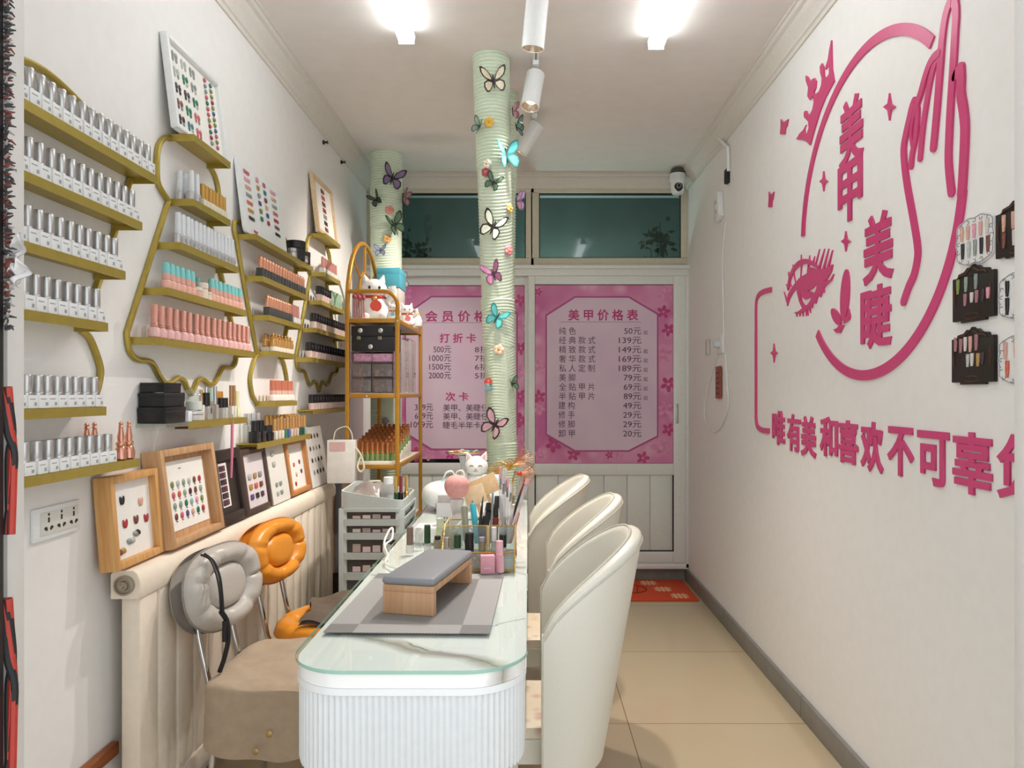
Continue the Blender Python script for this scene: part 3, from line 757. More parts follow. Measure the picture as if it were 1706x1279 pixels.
def vial(x, y, z, w, hb, rc, hc, mb, mc, label, square=True, wall=True, group=None, cat='bottle'):
    b = B()
    if square: b.box(-w/2, w/2, -w/2, w/2, 0, hb, bev=.002)
    else: b.lathe(taper(w/2, w/2, hb, .002), 14)
    o = b.build('small_bottle', mb)
    o.location = (XL+x, yl(y), z) if wall else (x, y, z)
    B().lathe(taper(rc, rc*.95, hc, .001, hb+.0003), 14).build('cap', mc, o, True)
    return tag(o, label, cat, group)
CLB = CLEAR('bottle glass', '#eef0ee', 0.3)
TINT = CLEAR('pink tinted glass', '#e8c4b8', 0.45)
MILK = M('milk glass', '#e6e2da', 0.3)
GREENC = M('dark green cap', '#24472c', 0.35)
YEL = M('pale yellow plastic', '#e6e2b4', 0.4)
vial(.064, 2.535, Z6, .018, .05, .006, .05, MILK, GOLDP, 'cream bottle with thin gold cap beside the wire-bail jar')
vial(.064, 2.575, Z6, .024, .045, .012, .045, CLB, BLACKP, 'clear bottle with wide black cap, doorway side of the second ledge')
vial(.05, 2.61, Z6, .018, .045, .007, .065, TINT, CHROME, 'pink tinted bottle with tall chrome cap on the second ledge')
vial(.064, 2.648, Z6, .02, .05, .007, .062, CLB, SILVER, 'clear bottle with tall silver cap on the second ledge')
vial(.066, 2.60, Z6, .014, .02, .0065, .018, CLB, BLACKP, 'tiny clear bottle with black cap at the ledge edge')
vial(.03, 2.69, Z6, .02, .06, .010, .045, CLB, M('mint cap small', '#b9dccd', 0.4), 'clear bottle with pale mint cap behind the black caps')
vial(.064, 2.70, Z6, .024, .038, .012, .034, CLB, BLACKP, 'clear bottle with black cap, first of two touching near the ledge end')
vial(.064, 2.732, Z6, .024, .038, .012, .034, CLB, BLACKP, 'clear bottle with black cap, second of two touching near the ledge end')
vial(.03, 2.735, Z6, .02, .066, .012, .03, M('red carton bottle', '#c9695f', 0.4), M('orange cap', '#d29338', 0.4), 'red bottle with orange cap behind the black caps')
vial(.03, 2.775, Z6, .02, .06, .011, .035, TINT, M('orange gold cap', '#dca24c', 0.35, 0.4), 'pink tinted bottle with orange gold cap at the back of the second ledge')
vial(.066, 2.785, Z6, .017, .042, .0065, .075, MILK, M('bronze cap', '#b98f63', 0.3, 0.5), 'white bottle with tall bronze cap, doorway side of its twin')
vial(.066, 2.812, Z6, .017, .042, .0065, .075, MILK, M('bronze cap', '#b98f63'), 'white bottle with tall bronze cap, far side of its twin')
vial(.055, 2.862, Z6, .026, .035, .013, .062, M('pale lime bottle', '#e4e8bf', 0.4), YEL, 'pale yellow capped bottle at the far end of the second ledge')
# third ledge
Z7 = zl(1.110)+.0004
vial(.06, 3.045, Z7, .036, .045, .015, .042, M('black ombre bottle', '#2a2a2d', 0.25), BLACKP, 'big black bottle at the doorway end of the third ledge')
vial(.06, 3.11, Z7, .036, .045, .015, .042, M('black ombre bottle', '#2a2a2d'), BLACKP, 'big black bottle, second from the doorway end of the third ledge')
for i, y in enumerate((3.165, 3.205)): vial(.066, y, Z7, .026, .034, .011, .03, BLACKP, M('black print cap', '#27272a', 0.3), 'small black bottle with pale mark, %s from the big black bottles' % ('first', 'second')[i])
for i, y in enumerate((3.05, 3.10, 3.15, 3.20)): vial(.022, y, Z7, .02, .07, .008, .045, CLB, SILVER, 'clear bottle with silver cap behind the black bottles of the third ledge', group='clear bottles behind the black ones')
cols = ['#e2dcd2', '#ddd2c4', '#e0d8cc', '#2f7f6a', '#3f68a8', '#d9c3b2', '#c9b29f', '#d2c0b2', '#27584a', '#1f4d45', '#9fb7b0']
said = ['ivory', 'beige', 'cream', 'emerald', 'blue', 'tan', 'taupe', 'sand', 'dark green', 'bottle green', 'grey green']
for i, (h, w) in enumerate(zip(cols, said)):
    vial(.066, 3.262+i*.043, Z7, .024, .036, .009, .05+.004*(i % 3), M('polish '+w, h, 0.2), M('gold cap %d' % (i % 2), ('#d1a562', '#c69469')[i % 2], 0.3, 0.5), w+' bottle with gold cap in the front row of the third ledge')
for i in range(9): vial(.03, 3.27+i*.05, Z7, .022, .05, .009, .05, MILK, M('gold cap 0', '#d1a562'), 'gold capped bottle in the back row of the third ledge', group='gold caps at the back of the third ledge')
# pink tool hanging from the second ledge
pt = thing('hanging_tool', 'pink stick tool hanging from the far end of the second ledge', 'tool', (XL+.06, yl(2.80), zl(1.225)-.20))
ya = yl(2.725)
B().tube([(XL+.090, ya, zl(1.0)), (XL+.090, ya+.006, zl(1.10)), (XL+.090, ya+.010, zl(1.205))], [.0035, .0055, .0055], 8).build('handle', M('pink plastic', '#dd7f9a', 0.35), pt)
B().tube([(XL+.088, ya+.01, zl(1.2)), (XL+.0935, ya+.01, zl(1.215)), (XL+.090, ya+.01, zl(1.24)), (XL+.086, ya+.01, zl(1.238))], .0015, 6).build('hook', CHROME, pt)
tag(B().box(XL+.02, XL+.075, yl(2.44), yl(2.60), zl(1.225)-.0245, zl(1.225)-.0065, bev=.002).build('red_brown_case', M('maroon case', '#6a3a33', 0.4)), 'slim maroon case held under the second ledge', 'case')

# ------------------------------------------------------------------ sample frames
_sw = {}
PAL = {k: M('sample '+k, h, 0.18, vary=0.22, scale=160) for k, h in dict(red='#b0363f', rose='#c9616f', coral='#cf6a50', grey='#8f9794', sage='#8fa394', teal='#2f7f84', green='#1f7a58', silver='#b9bdb8', brown='#7b4a3c', plum='#5a2f45', dark='#3d2c33', black='#26262a', olive='#83904a', blue='#3f5f8f', violet='#5c4a86', nude='#d9a993', amber='#c28a45', sky='#8fb9c2', pink='#e29cae', gold='#b3904f').items()}
def swatch(kind, colour):
    k = (kind, colour)
    if k not in _sw:
        b = B()
        if kind == 'tip': b.ball((0, 0, .0015), (.0062, .0105, .003), 0, 10, 6)
        elif kind == 'drop': b.ball((0, .001, .0015), (.0095, .0115, .003), 0, 12, 6); b.lathe([(.002, -.0), (.002, .004)], 6, 0, Matrix.Translation((0, -.0135, 0)))
        elif kind == 'pair': b.ball((-.006, 0, .0015), (.0055, .013, .003), 0, 10, 6, Matrix.Rotation(.25, 4, 'Z')); b.ball((.006, 0, .0015), (.0055, .013, .003), 0, 10, 6, Matrix.Rotation(-.25, 4, 'Z'))
        elif kind == 'bar': b.box(-.021, .021, -.0085, .0085, 0, .003, bev=.002)
        elif kind == 'strip': b.box(-.022, .022, -.0055, .0055, 0, .003, bev=.0015)
        elif kind == 'gem': b.ball((0, 0, .002), (.0055, .0055, .003), 0, 10, 6)
        elif kind == 'block': b.box(-.011, .011, -.0075, .0075, 0, .004, bev=.003)
        _sw[k] = b.mesh('colour_sample', PAL[colour])
    return _sw[k]
def frame(name, label, cat, a, b_, z0, z1, xb, xt, depth, border, fm, samples, recess=0.6, cardm=None, card=(0, 0, 1, 1), corner=0.0):
    """a frame leaning on the left wall; a..b_, z0..z1, xb, xt (front plane at bottom and top) are final coordinates"""
    w = b_-a; dz = z1-z0; h = math.hypot(dz, xb-xt); cs, sn = dz/h, (xb-xt)/h
    xback = xb-depth
    mx = Matrix(((0, -sn, cs, xback), (1, 0, 0, a), (0, cs, sn, z0), (0, 0, 0, 1)))   # local x along the wall, y up the frame, z out
    t = thing(name, label, cat, mx=mx)
    if border > 0:
        f = B(); bv = min(.003, border*.2)
        f.box(0, border, 0, h, 0, depth, bev=bv); f.box(w-border, w, 0, h, 0, depth, bev=bv)
        f.box(border, w-border, 0, border, 0, depth, bev=bv); f.box(border, w-border, h-border, h, 0, depth, bev=bv)
        f.build('frame_moulding', fm, t, True)
        zc = depth*(1-recess)
        B().box(border, w-border, border, h-border, .001, zc-.002).build('backing', fm, t, True)
    else:
        zc = depth-.001
        r = corner; pts = []
        for cx_, cy_, a0 in ((w-r, r, -90), (w-r, h-r, 0), (r, h-r, 90), (r, r, 180)):
            for k in range(5):
                an = math.radians(a0+22.5*k); pts.append((cx_+r*math.cos(an), cy_+r*math.sin(an)))
        card_o = B().prism(pts, depth-.0015).build('board', fm, t, True)
    iw, ih = w-2*border, h-2*border
    u0, v0, u1, v1 = border+card[0]*iw, border+card[1]*ih, border+card[2]*iw, border+card[3]*ih
    if border > 0: card_o = B().box(u0, u1, v0, v1, zc-.002, zc).build('sample_card', cardm or PAPER, t, True)
    for kind, u, v, col, sc, rot in samples:
        m = Matrix.Translation((u0+u*(u1-u0), v0+v*(v1-v0), zc)) @ Matrix.Rotation(rot, 4, 'Z') @ Matrix.Scale(sc, 4)
        part_of(swatch(kind, col), 'colour_sample', card_o, m)
    return t
K = list(PAL)
def pick(*a): return random.choice(a)
# white deep frame on top of the second rack
sm = []
for r in range(5):
    for c_ in range(3):
        col = pick('red', 'grey', 'teal', 'dark', 'rose', 'plum', 'brown', 'green', 'silver')
        for d in (-.045, .045): sm.append(('tip', .13+.17*c_+d*.7, .88-.19*r, col, 1.15, 0)); sm.append(('tip', .13+.17*c_+d*.7, .83-.19*r, col if d < 0 else pick('grey', 'silver', col), 0.9, 0))
for r in range(12):
    for c_ in range(2): sm.append(('gem', .74+.13*c_, .93-.075*r, pick('grey', 'red', 'teal', 'green', 'rose', 'plum', 'silver', 'olive', 'blue'), 1.5, 0))
frame('nail_sample_display', 'white deep frame of round nail samples, topmost on the second rack', 'picture frame', yl(2.375), yl(2.785), zl(2.197), zl(2.515), XL+.062, XL+.026, .024, .016, WHITE, sm, .6)
sm = []
for cx_, rows_ in ((.16, 7), (.40, 0), (.78, 7)):
    for r in range(rows_): sm.append(('strip', cx_, .86-.105*r, ('rose', 'pink', 'nude', 'grey', 'coral', 'amber', 'dark')[r] if cx_ < .5 else ('pink', 'nude', 'sage', 'rose', 'red', 'brown', 'black')[r], 1.25, 0))
for r in range(6):
    for c_ in range(2): sm.append(('block', .40+.16*c_, .87-.11*r, ('pink', 'rose', 'amber', 'teal', 'grey', 'brown', 'violet', 'nude', 'olive', 'blue', 'green', 'red')[r*2+c_], 1.2, 0))
sm.append(('strip', .22, .07, 'rose', .9, 0))
frame('colour_board', 'white rounded colour chart board on top of the third rack', 'sample board', yl(2.975), yl(3.49), zl(1.987), zl(2.30), XL+.052, XL+.016, .014, 0, WHITE, sm, corner=.025)
sm = [('bar', .5, .88-.13*r, ('brown', 'rose', 'brown', 'red', 'sage', 'dark', 'brown')[r], 1.35, 0) for r in range(7)]
frame('nail_sample_display', 'pale wooden frame with dark polish bars on the farthest rack', 'picture frame', yl(3.985), yl(4.38), zl(2.214), zl(2.545), XL+.062, XL+.026, .022, .022, WOOD('pale ash wood', '#d3b48c', '#e2c9a4', 0), sm, .5)
# frames leaning along the radiator top
ZR = zl(0.815)
WA = WOOD('honey pine', '#c98f4f', '#dcae72', 1); WB = WOOD('tan oak', '#b98a5e', '#cda67c', 1); WC = WOOD('orange oak', '#b8763f', '#cc9159', 1); WD = WOOD('walnut black', '#2c2220', '#3d302b', 1); WE = WOOD('dark walnut', '#45332b', '#57423a', 1)
sm = [('pair', .30, .76, 'black', 1.0, 0), ('pair', .75, .68, 'nude', 1.0, 0), ('pair', .33, .45, 'red', 1, 0), ('pair', .60, .46, 'brown', 1, 0), ('pair', .86, .44, 'red', 1, 0), ('pair', .08, .44, 'grey', 1, 0), ('pair', .05, .74, 'silver', .9, 0), ('tip', .40, .20, 'grey', 1.3, 1.2), ('tip', .47, .20, 'silver', 1.3, 1.2), ('tip', .56, .27, 'grey', 1.3, 1.2), ('tip', .62, .28, 'dark', 1.3, 1.2), ('tip', .16, .10, 'brown', 1.3, 1.2), ('tip', .24, .11, 'gold', 1.3, 1.2)]
zr0 = zl(.82)
frame('nail_sample_display', 'honey pine box frame with pairs of nail tips, above the radiator end', 'picture frame', yl(2.0), yl(2.26), ZR+.004, zl(1.083), XL+.075, XL+.055, .048, .020, WA, sm, .45)
cl7 = ['sage', 'olive', 'silver', 'sage', 'silver', 'brown', 'red', 'grey', 'rose', 'coral', 'sage', 'plum', 'brown', 'sage', 'coral', 'sage', 'grey', 'green', 'sky', 'pink', 'olive', 'pink', 'brown', 'rose', 'violet', 'nude', 'green', 'red']
sm = [('drop', .12+.125*(i % 7), .66-.155*(i//7), cl7[i], 1.0, 0) for i in range(28)]
sm.append(('strip', .45, .88, 'grey', .35, 0))
frame('nail_sample_display', 'largest tan wooden box frame with four rows of round samples', 'picture frame', yl(2.262), yl(2.648), ZR+.004, zl(1.132), XL+.10, XL+.06, .06, .022, WB, sm, .5, None, (.02, .08, .94, .93))
sm = [('bar', .5, .88-.155*r, ('plum', 'plum', 'dark', 'plum', 'dark', 'plum')[r], 1.15, 0) for r in range(6)]
frame('nail_sample_display', 'black walnut frame with one column of six dark plum bars', 'picture frame', yl(2.65), yl(2.912), ZR+.004, zl(1.10), XL+.088, XL+.05, .03, .038, WD, sm, .4, None, (.05, .12, .55, .95))
sm = [('block', .25+.25*c_, .58-.19*r, (('silver', 'gold', 'grey'), ('amber', 'coral', 'brown'), ('violet', 'dark', 'plum'))[r][c_], 1.35, 0) for r in range(3) for c_ in range(3)]
frame('nail_sample_display', 'dark brown frame with a three by three grid of samples', 'picture frame', yl(2.916), yl(3.19), ZR+.004, zl(1.085), XL+.085, XL+.05, .024, .022, WE, sm, .4, M('lilac card', '#dcd3d6', 0.6, vary=.02))
sm = [('block', .28, .80, 'silver', 1.3, 0), ('block', .30, .63, 'silver', 1.3, 0), ('block', .30, .30, 'sage', 1.1, 0), ('block', .52, .30, 'grey', 1.1, 0), ('block', .30, .16, 'silver', 1.1, 0), ('block', .52, .16, 'grey', 1.1, 0)]
frame('nail_sample_card', 'frameless white board with a few pale grey samples', 'sample board', yl(3.205), yl(3.43), ZR+.004, zl(1.10), XL+.085, XL+.045, .014, 0, M('warm white board', '#e2dfd8', 0.5, vary=.02), sm, corner=.004)
sm = [('pair', .2, .78, 'silver', .9, 0), ('pair', .42, .55, 'coral', .9, 0), ('pair', .75, .58, 'brown', .9, 0), ('pair', .80, .36, 'plum', .9, 0), ('pair', .5, .32, 'nude', .9, 0), ('pair', .4, .12, 'red', .9, 0)]
frame('nail_sample_display', 'small orange oak box frame with pairs of coral and plum tips', 'picture frame', yl(3.445), yl(3.755), ZR+.004, zl(1.085), XL+.09, XL+.055, .045, .022, WC, sm, .45)
sm = [('tip', .2+.17*c_, .84-.2*r, pick('plum', 'grey', 'dark', 'brown'), 1.25, 0) for r in range(4) for c_ in range(4)]
frame('nail_sample_card', 'white board with four rows of dark tips at the far radiator end', 'sample board', yl(3.775), yl(4.10), ZR+.004, zl(1.135), XL+.088, XL+.035, .014, 0, PAPER, sm, corner=.004)
for (px, py), w in zip(((538, 237), (568, 270)), ('nearer', 'farther')):
    p = XW(px, py, XL)
    h = B(); h.lathe([(.012, 0), (.012, .008), (.006, .01), (.006, .022), (.011, .026), (.001, .03)], 12, 0, Matrix.Translation(p) @ Matrix.Rotation(PI/2, 4, 'Y'))
    tag(h.build('wall_hook', BLACKP), 'small black wall hook above the frames, %s of the two' % ('nearer to the white board' if w == 'nearer' else 'nearer to the green pipe'), 'hook')

# ------------------------------------------------------------------ radiator and sockets
RADM = M('cream radiator enamel', '#efe2d0', 0.35, vary=0.03)
ra, rb_ = yl(2.05), yl(4.13)
t = thing('radiator', 'long cream column radiator under the leaning frames', 'radiator', (XL+.07, (ra+rb_)/2, .10))
zt = ZR
prof = [(.03, -.075), (.104, -.075), (.108, -.06), (.108, -.03), (.100, -.008), (.088, 0), (.04, 0), (.03, -.01)]
b = B(); N = len(prof); vs = [(XL+x, y, zt+z) for y in (ra, rb_) for x, z in prof]
b.add(vs, [(i, (i+1) % N, N+(i+1) % N, N+i) for i in range(N)]+[list(range(N)), [N+i for i in range(N)]]); b.build('top_rail', RADM, t)
b = B().box(XL+.03, XL+.106, ra+.01, rb_, .13, .20, bev=.012); b.build('bottom_rail', RADM, t)
nc = 18; w = (rb_-ra-.02)/nc
for i in range(nc):
    y = ra+.012+i*w
    b = B(); b.box(XL+.045, XL+.100, y+.004, y+w-.006, .195, zt-.07, bev=.012); b.build('column', RADM, t)
b = B(); Mx = Matrix.Translation((XL+.068, ra, zt-.038)) @ Matrix.Rotation(PI/2, 4, 'X')
b.lathe([(.026, -.004), (.026, .010), (.021, .012), (.019, .008), (.014, .008), (.012, .014), (.006, .016), (.005, .022), (.001, .022)], 24, 0, Mx); b.build('end_plug', M('dull steel plug', '#a59a8a', 0.4, 0.6), t)
for y in (ra+.10, rb_-.12):
    B().box(XL+.05, XL+.09, y-.015, y+.015, 0, .135, bev=.004).build('foot', RADM, t)
a0, a1 = yl(1.762), yl(1.947); z0, z1 = zl(.951), zl(1.034)
t = thing('socket_plate', 'white triple socket plate on the wall under the lowest ledge', 'socket', (XL, (a0+a1)/2, z0))
B().box(XL+.0002, XL+.009, a0, a1, z0, z1, bev=.003).build('plate', WHITE, t)
B().box(XL+.0085, XL+.011, a0+.022, a1-.012, z0+.012, z1-.012, bev=.001).build('inner_plate', M('ivory socket face', '#dcdad2', 0.4, vary=.02), t)
DK = M('socket slot', '#2b2a2a', 0.6)
for i in range(3):
    y = a0+.050+i*.050*.93
    s = B(); zc = (z0+z1)/2-.006
    s.box(XL+.0108, XL+.0114, y-.003, y+.003, zc+.008, zc+.020); s.box(XL+.0108, XL+.0114, y-.003, y+.003, zc+.024, zc+.03)
    s.build('socket_slot', DK, t)
    for sg in (-1, 1):
        B().prism([(-.006, -.003), (.006, -.003), (.006, .002), (0, .006), (-.006, .002)], .0006, 0, Matrix(((0, 0, 1, XL+.0108), (1, 0, 0, y+sg*.010), (0, 1, 0, zc-.006), (0, 0, 0, 1))) @ Matrix.Rotation(sg*.5, 4, 'Z')).build('socket_slot', DK, t)
# ------------------------------------------------------------------ pink acrylic lettering and drawing on the right wall
def wmx(y, z, d=0.0): return Matrix(((0, 0, -1, XR-d), (-1, 0, 0, y), (0, 1, 0, z), (0, 0, 0, 1)))   # local x towards the door, y up, z into the room
def rw(px, py):
    p = XW(px, py, XR); return (-p.y, p.z)
def crop(ox, oy, sc): return lambda a, b_: rw(ox+a*sc, oy+b_*sc)
TH = 0.006
def put(b, label, cat='wall lettering', name='wall_sticker', group=None, mat=None):
    xs = [v.x for v in b.v]; ys = [v.y for v in b.v]; cx, cy = (min(xs)+max(xs))/2, min(ys)
    b.v = [Vector((v.x-cx, v.y-cy, v.z)) for v in b.v]
    o = bpy.data.objects.new(name, b.mesh(name, mat or PINKS, 30)); C.objects.link(o)
    o.matrix_basis = wmx(-cx, cy, 0.0003)
    return tag(o, label, cat, group)
def ribbon(b, pts, w, cap=(True, True), smooth=6, z0=0.0, th=TH):
    th = th+.00035*(len(b.v) % 7); b_n = len(b.v)
    P = [Vector((p[0], p[1], 0)) for p in pts]
    if smooth > 1 and len(P) > 2: P = catmull(P, smooth)
    n = len(P); L = []; R = []
    W_ = w if callable(w) else (lambda t: w)
    for i in range(n):
        t = (P[min(i+1, n-1)]-P[max(i-1, 0)]).normalized(); nn = Vector((-t.y, t.x, 0)); h = W_(i/(n-1))/2
        L.append(P[i]+nn*h); R.append(P[i]-nn*h)
    poly = list(L)
    def arc(c, a, b2):
        v = a-c; out = []
        for k in range(1, 6):
            an = -PI*k/6; out.append(c+Vector((v.x*math.cos(an)-v.y*math.sin(an), v.x*math.sin(an)+v.y*math.cos(an), 0)))
        return out
    if cap[1]: poly += arc(P[-1], L[-1], R[-1])
    poly += R[::-1]
    if cap[0]: poly += arc(P[0], R[0], L[0])
    # strip faces keep the shape exact at any bend
    o = len(b.v)
    for q in (0, 1):
        for i in range(n): b.v += [Vector((L[i].x, L[i].y, z0+th*q)), Vector((R[i].x, R[i].y, z0+th*q))]
    m = 2*n
    for i in range(n-1):
        a = o+2*i
        for f in ((a+m, a+m+1, a+m+3, a+m+2), (a, a+2, a+3, a+1), (a, a+m, a+m+2, a+2), (a+1, a+3, a+m+3, a+m+1)):
            b.f.append(list(f)); b.m.append(0)
    for e, c_, A, B_ in ((0, P[0], R[0], L[0]), (1, P[-1], L[-1], R[-1])):
        if cap[e]: b.prism([A]+arc(c_, A, B_)+[B_], th, 0, z0=z0)
        else: b.add([(A.x, A.y, z0), (B_.x, B_.y, z0), (B_.x, B_.y, z0+th), (A.x, A.y, z0+th)], [(0, 1, 2, 3)])
def arc_pts(a0, a1, r=0.543, c=(-2.397, 1.923), n=48):
    return [(c[0]+r*math.cos(math.radians(a0+(a1-a0)*i/n)), c[1]+r*math.sin(math.radians(a0+(a1-a0)*i/n))) for i in range(n+1)]
b = B(); ribbon(b, arc_pts(176, 43), 0.034, (False, False), 1)
put(b, 'pink arc, upper left half of the big wall circle above the first characters', 'wall decoration')
b = B(); ribbon(b, arc_pts(223, 351.5), 0.034, (False, False), 1)
c2 = crop(1480, 0, .2658)
hand = lambda pts, w, cap=(True, True): ribbon(b, [c2(*p) for p in pts], w, cap)
hand([(428, 480), (440, 452), (458, 432)], .024)
hand([(464, 428), (467, 500), (466, 590), (480, 680), (490, 780), (488, 900), (481, 1050), (473, 1180), (468, 1225)], .031, (True, False))
hand([(291, 922), (312, 700), (334, 420), (343, 290), (352, 200), (366, 110), (386, 40), (408, 2), (428, 25), (434, 100), (428, 200), (423, 300), (414, 450), (400, 650), (390, 850), (386, 1000), (396, 1130), (405, 1203)], .028)
hand([(207, 990), (228, 780), (262, 560), (290, 430), (318, 350), (340, 290)], .022)
hand([(188, 655), (215, 580), (240, 490), (268, 410), (296, 362), (325, 335)], .024)
hand([(184, 648), (191, 680), (192, 720), (188, 800), (178, 880), (160, 960), (151, 1040)], .021)
hand([(178, 690), (158, 790), (155, 860), (165, 925)], .014)
hand([(172, 636), (158, 675), (143, 740), (122, 830), (105, 930), (112, 1050), (130, 1180), (150, 1290), (170, 1400), (190, 1530), (192, 1610), (170, 1720), (135, 1800), (104, 1890)], .027)
put(b, 'big pink outline of a raised hand with the lower right circle arc', 'wall decoration')
c1 = crop(1290, 60, .15637)
def poly(pts, cr, label, cat='wall decoration', group=None):
    b = B(); b.prism([cr(*p) for p in pts], TH); return put(b, label, cat, group=group)
poly([(622, 45), (600, 150), (585, 250), (562, 320), (560, 360), (580, 322), (598, 335), (598, 400), (575, 440), (545, 430), (540, 330), (520, 290), (500, 325), (503, 390), (520, 450), (515, 520), (490, 590), (450, 622), (432, 600), (455, 550), (460, 480), (440, 447), (415, 460), (403, 495), (370, 435), (347, 420), (350, 480), (375, 550), (366, 640), (390, 682), (413, 660), (424, 630), (435, 700), (420, 780), (390, 842), (365, 825), (358, 800), (340, 795), (328, 820), (330, 865), (375, 910), (380, 980), (360, 1040), (340, 1030), (335, 990), (352, 945), (322, 1000), (280, 1040), (247, 1100), (320, 1105), (360, 1125), (395, 1163), (440, 1000), (500, 800), (560, 650), (652, 480), (630, 350)], c1, 'pink crown shape tilted outside the wall circle')
BF = [(80, 885), (112, 920), (160, 885), (145, 960), (130, 980), (125, 1045), (98, 1048), (72, 1045), (80, 970)]
poly(BF, c1, 'small pink butterfly on the wall just below the crown')
bfp = lambda ox, oy: (lambda a, b_: rw(ox+(a-112)*.11, oy+(b_-965)*.16))
poly(BF, bfp(1286, 332), 'small pink butterfly on the wall nearer the hanging cable')
def star(px, py, w, h, label):
    k = .22; pts = []
    for i in range(8):
        a = PI/4*i; r = 1 if i % 2 == 0 else k*1.6
        pts.append(rw(px+w*r*math.sin(a), py-h*r*math.cos(a)))
    b = B(); b.prism(pts, TH); put(b, label, 'wall decoration')
star(1484, 178, 10, 23, 'largest pink four-point star inside the circle beside the hand')
star(1374, 302, 7, 17, 'pink four-point star left of the second big character')
star(1411, 402, 8, 17, 'pink four-point star just over the long nail shape')
star(1291, 588, 6, 16, 'pink four-point star beside the tall bracket')
c6 = crop(1240, 400, .3643)
b = B(); ribbon(b, [c6(*p) for p in ((128, 226), (90, 236), (66, 256), (57, 300), (57, 420))], .024, (False, False))
ribbon(b, [c6(*p) for p in ((57, 420), (57, 800))], .024, (False, False), 1)
ribbon(b, [c6(*p) for p in ((57, 800), (62, 845), (82, 866), (118, 872))], .024, (False, False))
put(b, 'tall pink bracket line to the left of the eye drawing', 'wall decoration')
# the eye: a filled outline with holes, plus lashes
c3 = crop(1290, 390, .14073)
def filled(loops, th=TH):
    cu = bpy.data.curves.new('shape', 'CURVE'); cu.dimensions = '2D'; cu.fill_mode = 'BOTH'; cu.extrude = th/2
    for L in loops:
        sp = cu.splines.new('POLY'); sp.points.add(len(L)-1); sp.use_cyclic_u = True
        for p, q in zip(sp.points, L): p.co = (q[0], q[1], 0, 1)
    o = bpy.data.objects.new('shape', cu); C.objects.link(o)
    dg = bpy.context.evaluated_depsgraph_get(); dg.update()
    me = bpy.data.meshes.new_from_object(o.evaluated_get(dg))
    vs = [Vector((v.co.x, v.co.y, v.co.z+th/2)) for v in me.vertices]; fs = [list(p.vertices) for p in me.polygons]
    bpy.data.objects.remove(o); bpy.data.curves.remove(cu)
    return vs, fs
outer = [(165, 852), (160, 780), (180, 700), (215, 640), (262, 575), (310, 520), (345, 495), (400, 465), (425, 390), (470, 400), (520, 420), (560, 405), (600, 415), (660, 388), (706, 358), (690, 440), (645, 520), (612, 556), (680, 535), (718, 470), (690, 550), (622, 608), (600, 640), (606, 692), (582, 682), (560, 748), (545, 705), (520, 760), (506, 822), (470, 822), (463, 875), (440, 876), (420, 885), (400, 895), (378, 905), (350, 930), (300, 942), (240, 932), (300, 912), (345, 876), (310, 800), (285, 700), (283, 640), (230, 695), (190, 770)]
h1 = [(318, 680), (338, 735), (380, 776), (420, 758), (455, 724), (440, 790), (402, 838), (372, 845), (337, 792)]
h2 = [(412, 670), (470, 640), (520, 570), (515, 640), (492, 700), (455, 680)]
b = B(); vs, fs = filled([[c3(*p) for p in L] for L in (outer, h1, h2)]); b.add(vs, fs)
ribbon(b, [c3(*p) for p in ((180, 640), (192, 545), (235, 425), (305, 348), (390, 322), (470, 350), (545, 410))], lambda t: .008+.016*math.sin(PI*min(1, t*.8+.2)), (False, False))
for base, tip, w in (((330, 322), (328, 242), .007), ((427, 312), (430, 250), .007), ((472, 332), (490, 262), .007), ((503, 352), (548, 176), .008), ((545, 395), (608, 172), .016), ((592, 420), (658, 172), .016), ((645, 405), (702, 188), .018), ((238, 425), (230, 360), .006), ((188, 550), (178, 445), .006), ((175, 660), (153, 590), .008), ((158, 790), (124, 678), .010), ((334, 345), (322, 525), .010), ((236, 438), (262, 575), .009), ((190, 560), (214, 625), .007), ((418, 358), (398, 480), .012),
                   ((280, 935), (276, 978), .006), ((315, 932), (312, 976), .006), ((352, 918), (352, 975), .006), ((390, 890), (390, 972), .006), ((402, 885), (412, 966), .006), ((430, 872), (440, 936), .008)):
    A, T = c3(*base), c3(*tip); d = Vector((T[0]-A[0], T[1]-A[1], 0)).normalized(); nn = Vector((-d.y, d.x, 0))*w/2
    b.prism([(A[0]+nn.x, A[1]+nn.y), (A[0]-nn.x, A[1]-nn.y), T], TH*.97)
put(b, 'pink eye drawing with long lashes at the lower left of the circle', 'wall decoration')
b = B()
def leafp(cx_, cy_, rx, ry, rot):
    return [c3(cx_+rx*math.cos(a)*math.cos(rot)-ry*math.sin(a)*math.sin(rot), cy_+rx*math.cos(a)*math.sin(rot)+ry*math.sin(a)*math.cos(rot)) for a in [2*PI*i/24 for i in range(24)]]
b.prism(leafp(850, 722, 50, 308, .06), TH); b.prism(leafp(745, 978, 44, 108, -.42), TH)
b.prism([c3(*p) for p in ((895, 885), (880, 960), (845, 1010), (828, 1060), (870, 1040), (905, 1010), (915, 970), (905, 930))], TH)
b.prism([c3(*p) for p in ((790, 1070), (840, 1075), (815, 1125), (795, 1170), (750, 1165), (715, 1130), (760, 1110))], TH)
put(b, 'pink long nail and petal shape under the small star', 'wall decoration')
def char(s, x0, x1, y0, y1, label, off=.025):
    (u0, v1), (u1, v0) = rw(x0, y0), rw(x1, y1)
    um = (u0+u1)/2; xm = CX+F*XR/(-um)
    v1, v0 = rw(xm, y0)[1], rw(xm, y1)[1]
    me = text_fit(s, PINKS, 0, u1-u0, 0, v1-v0, TH, off)
    o = bpy.data.objects.new('wall_character', me); C.objects.link(o); o.matrix_basis = wmx(-u0, v0, .0003)
    return tag(o, label, 'wall lettering')
char('美', 1400, 1440, 162, 274, 'big pink character 美 at the top of the circle, first in the column')
char('甲', 1398, 1438, 268, 368, 'big pink character 甲 below the topmost character')
